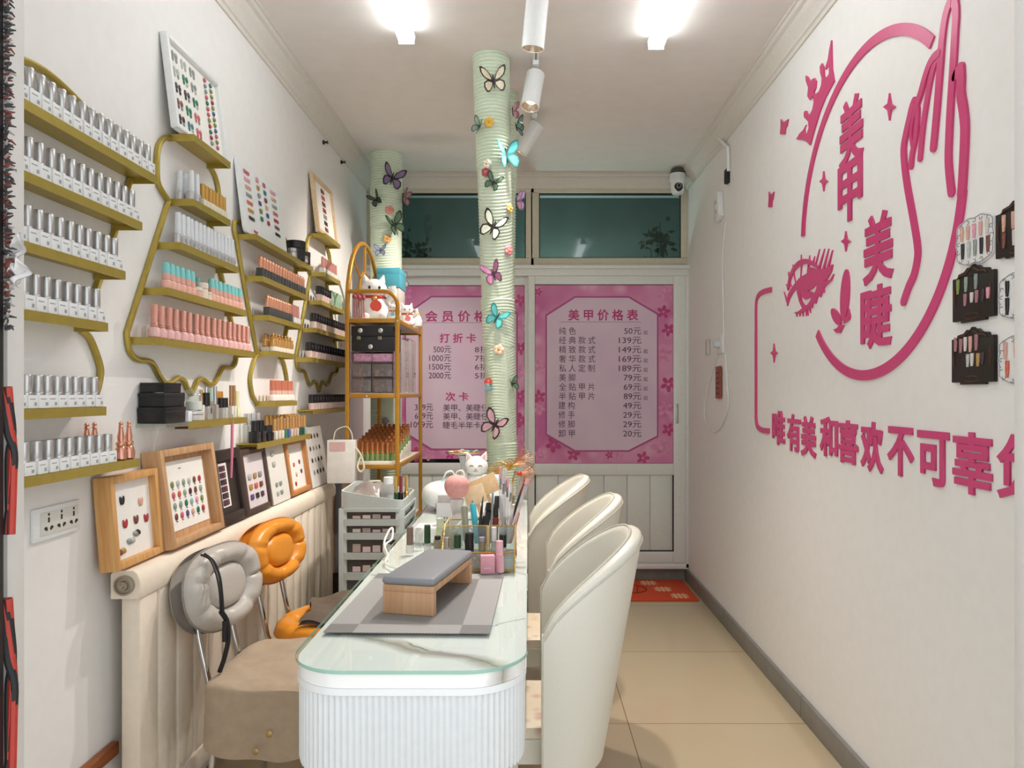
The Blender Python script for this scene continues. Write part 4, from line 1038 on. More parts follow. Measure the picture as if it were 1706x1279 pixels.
char('美', 1440, 1490, 354, 470, 'big pink character 美 directly above the lowest one (睫)')
char('睫', 1436, 1487, 475, 580, 'big pink character 睫 at the bottom of the circle')
for i, (s, x0, x1, y0, y1, nm) in enumerate((('唯', 1288, 1309, 684, 741, 'wei, first from the bracket'), ('有', 1313, 1335, 689, 752, 'you, second from the bracket'), ('美', 1336, 1361, 693, 761, 'mei, third from the bracket'), ('和', 1368, 1397, 694, 761, 'he, fourth from the bracket'), ('喜', 1398, 1431, 700, 772, 'xi, fifth from the bracket'), ('欢', 1436, 1473, 702, 786, 'huan, between xi and bu'), ('不', 1481, 1524, 711, 793, 'bu, just before ke'), ('可', 1531, 1583, 718, 809, 'ke, third from the doorway edge'), ('辜', 1590, 1655, 720, 824, 'gu, last uncut one'), ('负', 1664, 1741, 724, 836, 'fu, cut off by the doorway edge'))):
    char(s, x0, x1, y0, y1, 'pink slogan character %s %s' % (s, nm))

# press-on nail display boards
LACE = M('white lace board', '#e9e7e6', 0.4); LACEG = M('grey lace line', '#8c8c90', 0.5); BARO = M('black baroque board', '#1d1715', 0.45); BRONZE = M('bronze relief', '#5a3a2c', 0.4, 0.3)
def board(y0, y1, z0, z1, black, nails, label):
    w, h = y1-y0, z1-z0
    t = thing('nail_display_board', label, 'display board', mx=wmx(y1, z0, .0005))
    b = B()
    if black:
        b.box(0, w, h*.04, h*.82, 0, .010, bev=.002); b.box(w*.2, w*.8, 0, h*.06, 0, .009, bev=.002)
        b.prism([(w*.12, h*.80), (w*.88, h*.80), (w*.84, h*.88), (w*.70, h*.90), (w*.62, h*.96), (w*.55, h*.95), (w*.5, h*1.0), (w*.45, h*.95), (w*.38, h*.96), (w*.30, h*.90), (w*.16, h*.88)], .010)
        bo = b.build('backboard', BARO, t, True)
        r = B()
        for sx in (-1, 1):
            r.tube([(w*(.5+sx*.04), h*.93, .011), (w*(.5+sx*.16), h*.86, .011), (w*(.5+sx*.28), h*.85, .011), (w*(.5+sx*.36), h*.80, .011)], .0022, 6)
            r.tube([(w*(.5+sx*.43), h*.62, .0105), (w*(.5+sx*.44), h*.48, .0105), (w*(.5+sx*.42), h*.32, .0105)], .002, 6)
        r.tube([(w*.5+w*.17*math.cos(a), h*.10+h*.05*math.sin(a), .0105) for a in [2*PI*i/18 for i in range(18)]], .0015, 6, closed=True)
        r.build('relief', BRONZE, t, True)
    else:
        pts = []
        for i in range(40):
            a = 2*PI*i/40; rr = 1+.035*math.cos(10*a); c_, s_ = math.cos(a), math.sin(a)
            k = 1/(abs(c_)**4+abs(s_)**4)**.25
            pts.append((w/2+c_*k*rr*w*.47, h/2+s_*k*rr*h*.47))
        b.prism(pts, .006); bo = b.build('backboard', LACE, t, True)
        r = B()
        r.tube([(w/2+(p[0]-w/2)*.95, h/2+(p[1]-h/2)*.95, .0062) for p in pts], .0012, 5, closed=True)
        for i in range(16):
            a = 2*PI*i/16; k = 1/(abs(math.cos(a))**4+abs(math.sin(a))**4)**.25
            cx_, cy_ = w/2+math.cos(a)*k*w*.40, h/2+math.sin(a)*k*h*.40
            r.tube([(cx_+w*.045*math.cos(q)*(1-.08*j), cy_+h*.045*math.sin(q)*(1-.08*j), .0062) for j, q in enumerate([.9*i+q_*.7 for q_ in range(7)])], .0011, 5)
        r.build('lace_line', LACEG, t, True)
    for (u, v, col, ln) in nails:
        part_of(nail(col), 'nail_tip', bo, Matrix.Translation((u*w, v*h, .010 if black else .0065)) @ Matrix.Diagonal((1, ln, 1, 1)))
    return t
_nl = {}
def nail(col):
    if col not in _nl:
        b = B(); b.grid(lambda u, v: Vector(((.0062*(1-.55*v**3))*math.cos(PI*u), -.018+.036*(1-v), .0045*math.sin(PI*u)+.0004)), 9, 8)
        b.add([(.006, .0175, 0), (-.006, .0175, 0), (-.003, -.017, 0), (.003, -.017, 0)], [(0, 1, 2, 3)])
        _nl[col] = b.mesh('nail_tip', PAL[col])
    return _nl[col]
PAL['pearl'] = M('sample pearl', '#d9cfc8', 0.15); PAL['mauve'] = M('sample mauve', '#a8757c', 0.18); PAL['blush'] = M('sample blush', '#d9a79a', 0.15)
board(1.724, 1.888, 1.640, 1.768, False, [(.20+.155*i, .68, c_, .95) for i, c_ in enumerate(('nude', 'blush', 'pink', 'blush', 'pearl'))]+[(.22+.155*i, .34, c_, 1.1) for i, c_ in enumerate(('black', 'silver', 'grey', 'black', 'brown'))], 'white lace nail board topmost in the fuller column, pale tips over dark tips')
board(1.724, 1.893, 1.500, 1.644, True, [(.16, .66, 'olive', 1.05), (.36, .67, 'sage', 1.05), (.60, .68, 'grey', 1.05), (.34, .40, 'mauve', .85), (.50, .42, 'pearl', .7), (.62, .42, 'mauve', .85), (.76, .42, 'dark', .85), (.88, .44, 'pink', .75)], 'black baroque nail board in the middle of the fuller column')
board(1.724, 1.897, 1.342, 1.487, True, [(.12, .72, 'mauve', 1), (.25, .69, 'mauve', 1), (.36, .71, 'pearl', 1), (.48, .70, 'blush', 1.1), (.62, .72, 'mauve', 1.1), (.42, .42, 'silver', .9), (.52, .43, 'pearl', .9), (.66, .42, 'gold', .9), (.76, .44, 'dark', .8)], 'black baroque nail board lowest in the fuller column')
board(1.555, 1.719, 1.634, 1.768, True, [(.20, .62, 'nude', 1.1), (.40, .62, 'blush', 1.1), (.20, .32, 'brown', 1), (.42, .32, 'pearl', 1)], 'black baroque nail board cut by the doorway edge')
board(1.555, 1.719, 1.488, 1.602, False, [(.24, .66, 'black', 1), (.24, .30, 'black', 1.1), (.45, .66, 'grey', 1), (.45, .32, 'black', 1)], 'white lace nail board with black tips cut by the doorway edge')
board(1.555, 1.719, 1.338, 1.457, False, [(.20, .68, 'blush', 1.1), (.42, .68, 'nude', 1.1), (.24, .32, 'coral', 1.1), (.44, .32, 'blush', 1.1)], 'white lace nail board with peach tips, lowest beside the doorway edge')

# camera, cables, sockets at the far end of the right wall
cx_, cy_ = 1.02, 4.92
t = thing('security_camera', 'small white dome security camera hung in the far ceiling corner', 'camera', (cx_, cy_, 2.672))
B().lathe([(.045, .175), (.05, .16), (.05, .150), (.036, .148)], 22).build('base', M('dark grey plastic', '#55524e', 0.5), t, True)
B().lathe([(.03, .15), (.052, .145), (.056, .10), (.046, .085), (.046, .03), (.035, .008), (.001, 0)], 24).build('housing', WHITE, t, True)
B().ball((0, -.033, .05), (.03, .018, .036)).build('lens_face', BLACKP, t, True)
B().tube([(.014*math.cos(a), -.052, .052+.014*math.sin(a)) for a in [2*PI*i/14 for i in range(14)]], .0018, 6, closed=True).build('lens_ring', SILVER, t, True)
def rp(px, py, d=.006): return XW(px, py, XR-d)
b = B(); b.tube([rp(1190, 222, .03), rp(1213, 246, .012), rp(1214, 285, .010)], .010, 8)
tag(b.build('cable_duct', WHITE), 'white cable duct bending down from the cornice corner', 'cable duct')
b = B(); p = rp(1213, 294); b.box(XR-.024, XR-.001, p.y-.022, p.y+.022, p.z-.040, p.z+.040, bev=.006); tag(b.build('black_adapter', BLACKM), 'black cable joint under the white cable duct', 'adapter')
p = rp(1201, 345); t = thing('power_strip', 'tilted white power strip box under the black cable joint', 'power strip', mx=Matrix.Translation((XR-.018, p.y, p.z)) @ Matrix.Rotation(-.22, 4, 'X'))
B().box(-.017, .017, -.045, .055, -.075, .078, bev=.004).build('case', WHITE, t, True)
for z in (-.03, .03): B().box(-.0178, -.0168, -.012, .012, z-.01, z+.01).build('socket_slot', M('pale slot', '#b9b6ae', 0.6), t, True)
b = B(); b.tube(catmull([rp(*q) for q in ((1209, 370), (1204, 430), (1205, 500), (1206, 562))], 6), .0035, 6); tag(b.build('white_cable', WHITE), 'thin white cable dropping from the power strip to the wall socket', 'cable')
p = rp(1201, 573); t = thing('wall_socket', 'white wall socket with a round plug at the far end of the right wall', 'socket', (XR, p.y, p.z))
B().box(-.010, -.0003, -.055, .055, -.055, .055, bev=.003).build('plate', WHITE, t, True)
B().lathe(taper(.024, .020, .035, .003), 14, 0, Matrix.Translation((-.010, .02, 0)) @ Matrix.Rotation(-PI/2, 4, 'Y')).build('plug', M('pale blue plug', '#c9d5d6', 0.4), t, True)
b = B(); b.tube(catmull([rp(*q) for q in ((1196, 588), (1186, 620), (1177, 660), (1174, 695), (1183, 714), (1192, 719), (1204, 705), (1213, 675), (1211, 630), (1209, 590))], 6), .004, 6)
tag(b.build('looped_cable', WHITE), 'white cable hanging in a loop under the wall socket', 'cable')
p = rp(1180, 578); b = B(); b.box(XR-.02, XR-.0003, p.y-.03, p.y+.02, p.z-.05, p.z+.045, bev=.004); tag(b.build('switch_box', M('grey switch', '#c6c2b8', 0.35, 0.2)), 'small grey switch box beside the wall socket', 'switch')
p = rp(1197, 637, .011); b = B(); b.box(XR-.016, XR-.009, p.y-.055, p.y+.055, p.z-.095, p.z+.095, bev=.003)
for k in range(5): b.box(XR-.0166, XR-.0158, p.y-.03+.012*(k % 2), p.y+.03, p.z-.07+.03*k, p.z-.058+.03*k, 1)
tag(b.build('red_tag', [M('red brown tag', '#9c4f3c', 0.5, vary=.25, scale=60), M('dark tag print', '#4e2a22', 0.5)]), 'red brown patterned tag hanging under the wall socket', 'tag')

# ------------------------------------------------------------------ rope-wrapped pipes
ROPE = M('pale mint foam rope', '#dbe8d2', 0.6, vary=0.03)
def make_pipe(name, label, axis, R, z0, z1, pitch, cat='pipe', slant=.02, seg=30):
    rows_ = int((z1-z0)/pitch*5)
    rng = random.Random(3)
    secs = sorted(rng.uniform(z0, z1) for _ in range(9))
    def fn(u, v):
        z = z0+(z1-z0)*v; a = 2*PI*u; ax = axis(z)
        k = sum(1 for s in secs if s < z); dr = ((k*37) % 5-2)*.0012
        sl = slant*(1+1.5*((k*53) % 7-3)/3)*math.cos(a+k)
        r = R-.004+dr+.0085*abs(math.sin(PI*(z+sl)/pitch))**.8
        return Vector((ax.x+r*math.cos(a), ax.y+r*math.sin(a), z))
    b = B(); b.grid(fn, seg, rows_, cu=True); N = rows_
    b.f.append([i*N for i in range(seg)][::-1]); b.m.append(0); b.f.append([i*N+N-1 for i in range(seg)]); b.m.append(0)
    o = b.build(name, ROPE, None, angle=80)
    return tag(o, label, cat)
axA = lambda z: Vector((-.171+(2.86-z)*.016, 3.31+(2.86-z)*.309, z))
axB = lambda z: Vector((-.914, 4.635, z))
axC = lambda z: Vector((-.100-(2.86-z)*.018, 3.70+(2.86-z)*.262, z))
make_pipe('rope_wrapped_pipe', 'thick mint rope-wrapped pipe with butterflies behind the manicure table', axA, .080, 0.001, ZC-.001, .0150)
make_pipe('rope_wrapped_pipe', 'mint rope-wrapped pipe in the corner behind the amber shelf rack', axB, .098, 0.001, ZC-.001, .0165)
make_pipe('rope_wrapped_pipe', 'thin mint rope-wrapped pipe hiding behind the thick one', axC, .042, 0.001, ZC-.001, .0150, slant=.004)
def on_pipe(ax, R, px, py):
    Y = ax(1.5).y-R
    for _ in range(25):
        p = at(px, py, Y); a = ax(p.z); dx = max(-R*.97, min(R*.97, p.x-a.x)); Y = a.y-math.sqrt(R*R-dx*dx)
    p = at(px, py, Y); a = ax(p.z)
    return p, Vector((p.x-a.x, Y-a.y, 0)).normalized()
FW = [(.03, .05), (.22, .5), (.55, .85), (.85, .98), (1, .93), (.98, .6), (.82, .3), (.5, .08), (.1, 0)]
HW = [(.05, .02), (.5, .06), (.78, -.12), (.83, -.45), (.66, -.78), (.42, -.75), (.2, -.45), (.05, -.15)]
_bf = {}
def wing_mesh(side, edge, fill):
    k = (side, edge, fill)
    if k not in _bf:
        b = B()
        for P in (FW, HW):
            P = [(p[0]*side, p[1]) for p in (P if side > 0 else P[::-1])]
            cx_ = sum(p[0] for p in P)/len(P); cy_ = sum(p[1] for p in P)/len(P)
            b.prism(P, .03, 0, z0=-.015)
            q = [(cx_+(p[0]-cx_)*.74, cy_+(p[1]-cy_)*.74) for p in P]
            b.prism(q, .012, 1, z0=.012); b.prism(q, .012, 1, z0=-.024)
        _bf[k] = b.mesh('wing', [M('butterfly '+edge, edge, .4), M('butterfly '+fill, fill, .35, vary=.15, scale=3)])
    return _bf[k]
BODY = B().ball((0, 0, 0), (.07, .55, .07), 0, 8, 8).mesh('body', M('butterfly body', '#2a2620', .5))
def butterfly(p, nrm, width, roll, edge, fill, label, fold=.6, lift=.012):
    zx = nrm; up = Vector((0, 0, 1)); xx = up.cross(zx).normalized(); yy = zx.cross(xx)
    Rm = Matrix((xx, yy, zx)).transposed().to_4x4()
    t = thing('paper_butterfly', label, 'butterfly', mx=Matrix.Translation(p+nrm*lift) @ Rm @ Matrix.Rotation(math.radians(roll), 4, 'Z'))
    s = width/2
    for sd in (1, -1): part_of(wing_mesh(sd, edge, fill), 'wing', t, Matrix.Rotation(-sd*fold, 4, 'Y') @ Matrix.Scale(s, 4))
    part_of(BODY, 'body', t, Matrix.Scale(s, 4))
    return t
for px, py, w, roll, e, f, fold, lab in (
    (822, 138, 48, 8, '#2c2a26', '#e9dcc0', .45, 'cream butterfly with black edges, topmost on the thick pipe'),
    (850, 186, 30, 25, '#a8707a', '#c994a0', .8, 'dusty pink butterfly near the top of the thick pipe'),
    (802, 213, 30, -35, '#4d5a4c', '#93a596', .9, 'grey green butterfly left of the yellow flower'),
    (856, 212, 34, 60, '#2f3c3a', '#6f8f88', .9, 'dark teal butterfly on the right edge of the thick pipe'),
    (841, 260, 50, 12, '#2a6f72', '#4fb0ae', .4, 'large turquoise butterfly below the top spotlights, thick pipe'),
    (822, 306, 32, -25, '#2c3a2e', '#5d7d62', .5, 'dark green butterfly below the red and white flowers'),
    (856, 336, 36, 15, '#6d5a78', '#b48fb6', .9, 'lilac pink butterfly beside the orange flower'),
    (822, 380, 50, -25, '#23231f', '#cfd6c4', .6, 'black lace patterned butterfly on the thick pipe by the transom window'),
    (823, 458, 42, 20, '#6a4a66', '#b9799c', .7, 'mauve butterfly above the turquoise one, thick pipe'),
    (828, 530, 40, -30, '#2f8285', '#5fb9b6', .5, 'turquoise butterfly by the 8折 line of the poster'),
    (850, 640, 28, 20, '#2b3a2c', '#5f7a5c', .9, 'small dark green butterfly beside the red mushroom'),
    (826, 708, 50, -30, '#332128', '#c9a0ac', .6, 'pink black butterfly lowest on the thick pipe')):
    p, nn = on_pipe(axA, .084, px, py); butterfly(p, nn, w*p.y/F, roll, e, f, lab, fold)
for px, py, w, roll, e, f, fold, lab in (
    (652, 298, 42, -15, '#2d2630', '#8a78a0', .4, 'purple black butterfly near the top of the corner pipe'),
    (630, 334, 28, 30, '#20241f', '#4c5a4c', .7, 'dark butterfly on the left edge of the corner pipe'),
    (668, 330, 30, -10, '#7a5560', '#b08590', .9, 'dusty rose butterfly on the right edge of the corner pipe'),
    (655, 376, 40, 25, '#232d24', '#5a7a5c', .7, 'dark green butterfly in the middle of the corner pipe'),
    (635, 418, 22, 0, '#5c6488', '#9aa2c0', .3, 'small blue grey butterfly above the blue box'),
    (665, 470, 30, 30, '#66666a', '#b5b2b8', .8, 'grey butterfly beside the blue box')):
    p, nn = on_pipe(axB, .102, px, py); butterfly(p, nn, w*p.y/F, roll, e, f, lab, fold)
_fl = {}
def flower(ax, R, px, py, w, hexc, label):
    p, nn = on_pipe(ax, R, px, py); r = w*p.y/F/2
    up = Vector((0, 0, 1)); xx = up.cross(nn).normalized(); yy = nn.cross(xx)
    t = thing('resin_flower', label, 'flower', mx=Matrix.Translation(p) @ Matrix((xx, yy, nn)).transposed().to_4x4())
    b = B()
    for k in range(5):
        a = 2*PI*k/5; b.ball((math.cos(a)*r*.55, math.sin(a)*r*.55, r*.25), (r*.48, r*.48, r*.25), 0, 10, 6)
    b.build('petals', M('flower '+hexc, hexc, .4), t, True)
    B().ball((0, 0, r*.4), (r*.3, r*.3, r*.25), 0, 10, 6).build('flower_centre', M('flower centre', '#d9a23c', .4), t, True)
flower(axA, .083, 815, 204, 18, '#e8b84a', 'yellow resin flower high on the thick pipe')
flower(axA, .083, 812, 273, 16, '#ecebe2', 'white resin flower above the crimson one')
flower(axA, .083, 810, 287, 16, '#b84a64', 'crimson resin flower under the white one')
flower(axA, .083, 848, 347, 16, '#ecc06a', 'orange cream resin flower beside the lilac butterfly')
flower(axA, .083, 846, 417, 18, '#e58a9c', 'pink resin flower on the thick pipe at transom level')
flower(axA, .083, 831, 582, 18, '#efc9ae', 'peach resin flower in the middle of the thick pipe')
flower(axB, .101, 649, 350, 15, '#e08f8c', 'salmon pink resin flower on the corner pipe')
flower(axB, .101, 645, 398, 15, '#e0b070', 'amber resin flower on the corner pipe')
flower(axB, .101, 642, 701, 12, '#7d8fa8', 'small blue flower low on the corner pipe behind the rack')
p, nn = on_pipe(axA, .083, 816, 642)
t = thing('mushroom_charm', 'small red mushroom charm on a blue base stuck to the thick pipe', 'charm', p)
B().lathe([(.022, .012), (.02, .024), (.012, .034), (.001, .038)], 14, 0, Matrix.Translation(nn*.012)).build('cap', M('mushroom red', '#c83f3a', .35), t, True)
B().lathe(taper(.008, .009, .02, .001, -.005), 10, 0, Matrix.Translation(nn*.012)).build('stem', M('mushroom stem', '#ece4d6', .5), t, True)
B().box(-.02, .02, -.008, .008, -.025, -.004, bev=.004, mx=Matrix.Translation(nn*.010)).build('base', M('teal base', '#6f9fae', .4), t, True)
# ------------------------------------------------------------------ manicure table
TT = 0.76                                   # top of the glass
def rrect(x0, x1, y0, y1, rn, rf, n=10):
    out = []
    for cx, cy, r, a0 in ((x1-rn, y0+rn, rn, -90), (x1-rf, y1-rf, rf, 0), (x0+rf, y1-rf, rf, 90), (x0+rn, y0+rn, rn, 180)):
        for k in range(n+1):
            a = math.radians(a0+90*k/n); out.append((cx+r*math.cos(a), cy+r*math.sin(a)))
    return out
MARB = bpy.data.materials.new('white marble with brown veins'); MARB.use_nodes = True
n, l = nodes_of(MARB); bs = n['Principled BSDF']; bs.inputs['Roughness'].default_value = .16
tc = n.new('ShaderNodeTexCoord'); nz = n.new('ShaderNodeTexNoise'); nz.inputs['Scale'].default_value = 5.0; nz.inputs['Detail'].default_value = 6
sep = n.new('ShaderNodeSeparateXYZ'); l.new(tc.outputs['Object'], nz.inputs['Vector']); l.new(tc.outputs['Object'], sep.inputs[0])
def math_(op, a, b_=None, c_=None, clamp=False):
    q = n.new('ShaderNodeMath'); q.operation = op; q.use_clamp = clamp
    for i, v in enumerate((a, b_, c_)):
        if v is None: continue
        if isinstance(v, (int, float)): q.inputs[i].default_value = v
        else: l.new(v, q.inputs[i])
    return q.outputs[0]
tot = None
# each vein: y = y0 + slope*x, half width, x range (table coordinates, origin at the table centre)
TCX, TCY = -.253, 2.6575
for (ax_, ay, bx_, by_, wd, st) in ((-.42, 1.70, .0, 1.465, .026, .8), (-.30, 1.66, -.02, 1.47, .006, 1.0), (-.10, 1.76, .02, 1.84, .004, .6), (-.50, 2.28, -.36, 2.20, .010, .6), (-.20, 2.22, .0, 2.38, .006, .5), (-.49, 2.95, -.38, 2.75, .008, .7), (-.35, 3.2, -.05, 3.0, .010, .5), (-.06, 2.75, .0, 2.60, .006, .5)):
    dx, dy = bx_-ax_, by_-ay; L_ = math.hypot(dx, dy); nx, ny = -dy/L_, dx/L_
    s1 = math_('MULTIPLY', math_('SUBTRACT', sep.outputs[0], ax_-TCX), nx); s2 = math_('MULTIPLY', math_('SUBTRACT', sep.outputs[1], ay-TCY), ny)
    d = math_('ADD', math_('ADD', s1, s2), math_('MULTIPLY', math_('SUBTRACT', nz.outputs['Fac'], .5), .11))
    m = math_('SUBTRACT', 1.0, math_('DIVIDE', math_('ABSOLUTE', d), wd*1.3), clamp=True)
    t1 = math_('ADD', math_('MULTIPLY', math_('SUBTRACT', sep.outputs[0], ax_-TCX), dx/L_/L_), math_('MULTIPLY', math_('SUBTRACT', sep.outputs[1], ay-TCY), dy/L_/L_))
    win = math_('MULTIPLY', math_('MULTIPLY', math_('MULTIPLY', t1, math_('SUBTRACT', 1.0, t1)), 9.0, clamp=True), st)
    m = math_('MULTIPLY', m, win, clamp=True)
    tot = m if tot is None else math_('MAXIMUM', tot, m)
mxn = n.new('ShaderNodeMix'); mxn.data_type = 'RGBA'; mxn.inputs[6].default_value = lin('#f6f5f2'); mxn.inputs[7].default_value = lin('#8f8474')
l.new(tot, mxn.inputs[0]); l.new(mxn.outputs[2], bs.inputs['Base Color'])
x0, x1, y0, y1 = -.506, 0.0, 1.455, 3.86
tab = thing('manicure_table', 'long white manicure table with fluted front and marble top', 'table', (TCX, TCY, 0))
b = B(); b.prism(rrect(x0+.006, x1-.006, y0+.006, y1-.006, .125, .03), .030, z0=TT-.0385); o = b.build('marble_top', MARB, tab)
for v in o.data.vertices: v.co.z -= 0
b = B(); P = rrect(x0, x1, y0, y1, .13, .03); N = len(P)
b.prism(P, .0078, z0=TT-.008); b.m = [0, 0]+[1]*N; b.build('glass_sheet', [GLASS, CLEAR('green glass edge', '#a9cfc2', .55)], tab)
# fluted apron: half-round ribs following the outline, each tapering at its foot
def walk(P, step):
    L = [0.0]; N = len(P)
    for i in range(N): L.append(L[-1]+math.dist(P[i], P[(i+1) % N]))
    m = int(L[-1]/step)
    out = []; i = 0
    for k in range(m):
        s = L[-1]*k/m
        while L[i+1] < s: i += 1
        t = (s-L[i])/max(1e-9, L[i+1]-L[i]); a, c_ = P[i], P[(i+1) % N]
        d = Vector((c_[0]-a[0], c_[1]-a[1])).normalized()
        out.append((a[0]+(c_[0]-a[0])*t, a[1]+(c_[1]-a[1])*t, d.y, -d.x))
    return out
ring = walk(rrect(x0+.012, x1-.012, y0+.012, y1-.012, .12, .03, 16), .0132/6)
b = B(); zs = ((TT-.052, 1.0), (TT-.215, 1.0), (TT-.228, .55))
m = len(ring) - len(ring) % 6
for z, k in zs:
    for i in range(m):
        px_, py_, nx, ny = ring[i]; h = .0052*abs(math.sin(PI*(i % 6)/6))*k-.0015*(1-k)
        b.v.append(Vector((px_+nx*h, py_+ny*h, z-(0 if k == 1 else .006*(1-abs(math.sin(PI*(i % 6)/6)))*-1))))
for r in range(len(zs)-1):
    for i in range(m):
        j = (i+1) % m; b.f.append([r*m+i, r*m+j, (r+1)*m+j, (r+1)*m+i]); b.m.append(0)
b.build('fluted_apron', M('fluted white', '#e0e3e4', .4, vary=.02), tab, angle=70)
b = B(); b.prism(rrect(x0+.004, x1-.004, y0+.004, y1-.004, .127, .03), .014, z0=TT-.053); b.build('apron_rail', WHITE, tab)
b = B(); b.prism(rrect(x0+.014, x1-.014, y0+.014, y1-.014, .118, .03), .006, z0=TT-.222); b.build('underside', M('grey board', '#bdbab4', .6), tab)
for lx in (x0+.045, x1-.045):
    for ly in (y0+.17, y1-.10):
        B().box(lx-.022, lx+.022, ly-.022, ly+.022, 0, TT-.222, bev=.004).build('leg', M('grey table leg', '#b9b5ae', .4), tab)

# ------------------------------------------------------------------ white tub chairs
LEATH = M('cream leather', '#dedacd', 0.42, bump=.05, scale=180, vary=.015)
PIPE = M('cream piping', '#c9c5b6', 0.5)
FLORAL = PETALS('floral seat fabric', '#eadfcb', '#d9c4a4', '#c08a86', 24.0)
def tub_chair(cx, cy, label):
    """local: back towards +x, wings towards the table"""
    t = thing('tub_chair', label, 'chair', (cx, cy, 0))
    def prof(th, k):
        """th -1..1 around the shell, k 0 foot..1 rim"""
        a = th*PI/2; c_, s_ = max(0, math.cos(a)), math.sin(a)
        rim = .715+.222*c_**.62
        z = .355+(rim-.355)*k
        f = (z-.30)/(.937-.30)
        back = .185+.115*f; half = .205+.035*f
        x = .025+(back-.025)*(c_**.85) if abs(th) <= 1 else .025
        return x, half*math.copysign(abs(s_)**.85, s_), z
    NT, NK = 41, 14
    b = B(); tk = .042
    def outer(i, k):
        th = -1+2*i/(NT-1); return Vector(prof(th, k))
    def normal(i, k):
        th = -1+2*i/(NT-1); e = .02
        p, q = Vector(prof(max(-1, th-e), k)), Vector(prof(min(1, th+e), k)); d = q-p; d.z = 0; d.normalize()
        return Vector((d.y, -d.x, 0))
    rows_ = []
    for i in range(NT):
        r = []
        for kk in range(NK): r.append(outer(i, kk/(NK-1)*.985))
        top = outer(i, 1.0); nn = normal(i, 1.0)
        for q in range(1, 6):
            a = PI*q/6; r.append(top-nn*(tk/2)*(1-math.cos(a))+Vector((0, 0, .010*math.sin(a))))
        for kk in range(NK-1, -1, -1):
            k = kk/(NK-1)*.985; r.append(outer(i, k)-normal(i, k)*tk)
        rows_.append(r)
    M_ = len(rows_[0]); b.v = [v for r in rows_ for v in r]
    for i in range(NT-1):
        for j in range(M_-1): b.f.append([i*M_+j, (i+1)*M_+j, (i+1)*M_+j+1, i*M_+j+1]); b.m.append(0)
        b.f.append([i*M_, i*M_+M_-1, (i+1)*M_+M_-1, (i+1)*M_]); b.m.append(0)
    b.f.append(list(range(M_))); b.m.append(0); b.f.append([(NT-1)*M_+j for j in range(M_)][::-1]); b.m.append(0)
    b.build('backrest', LEATH, t, True, angle=60)
    b = B(); b.tube([rows_[i][NK+3]+Vector((0, 0, .002)) for i in range(NT)], .0032, 6); b.tube([rows_[i][NK-1]+normal(i, 1.0)*.001 for i in range(NT)], .003, 6)
    b.tube([rows_[0][j]+Vector((-.002, 0, 0)) for j in range(0, NK+2)], .003, 6)
    b.build('piping', PIPE, t, True)
    def plan(k, inset, front):
        q = [prof(-1+2*i/24, k) for i in range(25)]; m = 1-inset
        return [(front, -.16)]+[(.0+(x-.0)*m-.012, y*m) for x, y, z in q]+[(front, .16)]
    b = B(); b.prism(plan(.1, .24, -.185), .062, z0=.372); b.build('seat', LEATH, t, True, angle=30)
    b = B(); b.prism(plan(.1, .27, -.18), .028, z0=.4345); b.build('seat_pad', FLORAL, t, True, label='cream floral seat pad')
    for sx in (-1, 1):
        for sy in (-1, 1):
            B().tube([(.015+sx*.13, sy*.13, .372), (.015+sx*.165, sy*.165, 0)], [.016, .010], 10).build('leg', M('pale gold chair leg', '#b79b6a', .35, .7), t, True)
    return t
tub_chair(.012, 2.0, 'cream leather tub chair nearest the doorway')
tub_chair(.045, 2.657, 'cream leather tub chair in the middle of the row of three')
tub_chair(-.022, 3.28, 'cream leather tub chair farthest from the doorway')

# ------------------------------------------------------------------ padded chairs by the radiator
def pad(b, w, h, th, face=True, mi=0, mx=None, sup=2.6, flat=.18):
    """padded bean-shaped cushion: local y across, z up, facing +x"""
    def R(a):
        c_, s_ = abs(math.cos(a)), abs(math.sin(a))
        k = 1/((c_**sup+s_**sup)**(1/sup))
        lowf = 1-flat*max(0, -math.sin(a))**2
        return k*w/2*lowf, k*h/2
    def fn(side):
        def f(u, v):
            a = 2*PI*u; ra, rb2 = R(a)
            crease = min(abs((a*7/(2*PI)+.07*math.sin(2*a)+.5) % 1-.5), 1)
            tuft = 1-.34*math.exp(-(crease/.07)**2)-.08*math.sin(3*a+1)**2
            rim = max(0, 1-((v-.765)/.235)**2)**.5 if abs(v-.765) < .235 else 0
            core = max(0, 1-(v/.52)**5)**.5 if v < .52 else 0
            e = max(0, 1-v**12)**.5
            if side > 0 and face: x = th*(.16*e+.70*rim*tuft+.52*core)
            else: x = -th*.45*e*(1-.2*v)
            r = v
            return Vector((x, r*ra*math.cos(a), r*rb2*math.sin(a)))
        return f
    b.grid(fn(1), 72, 22, mi, cu=True, mx=mx); b.grid(fn(-1), 72, 12, mi, cu=True, mx=mx)
    return b
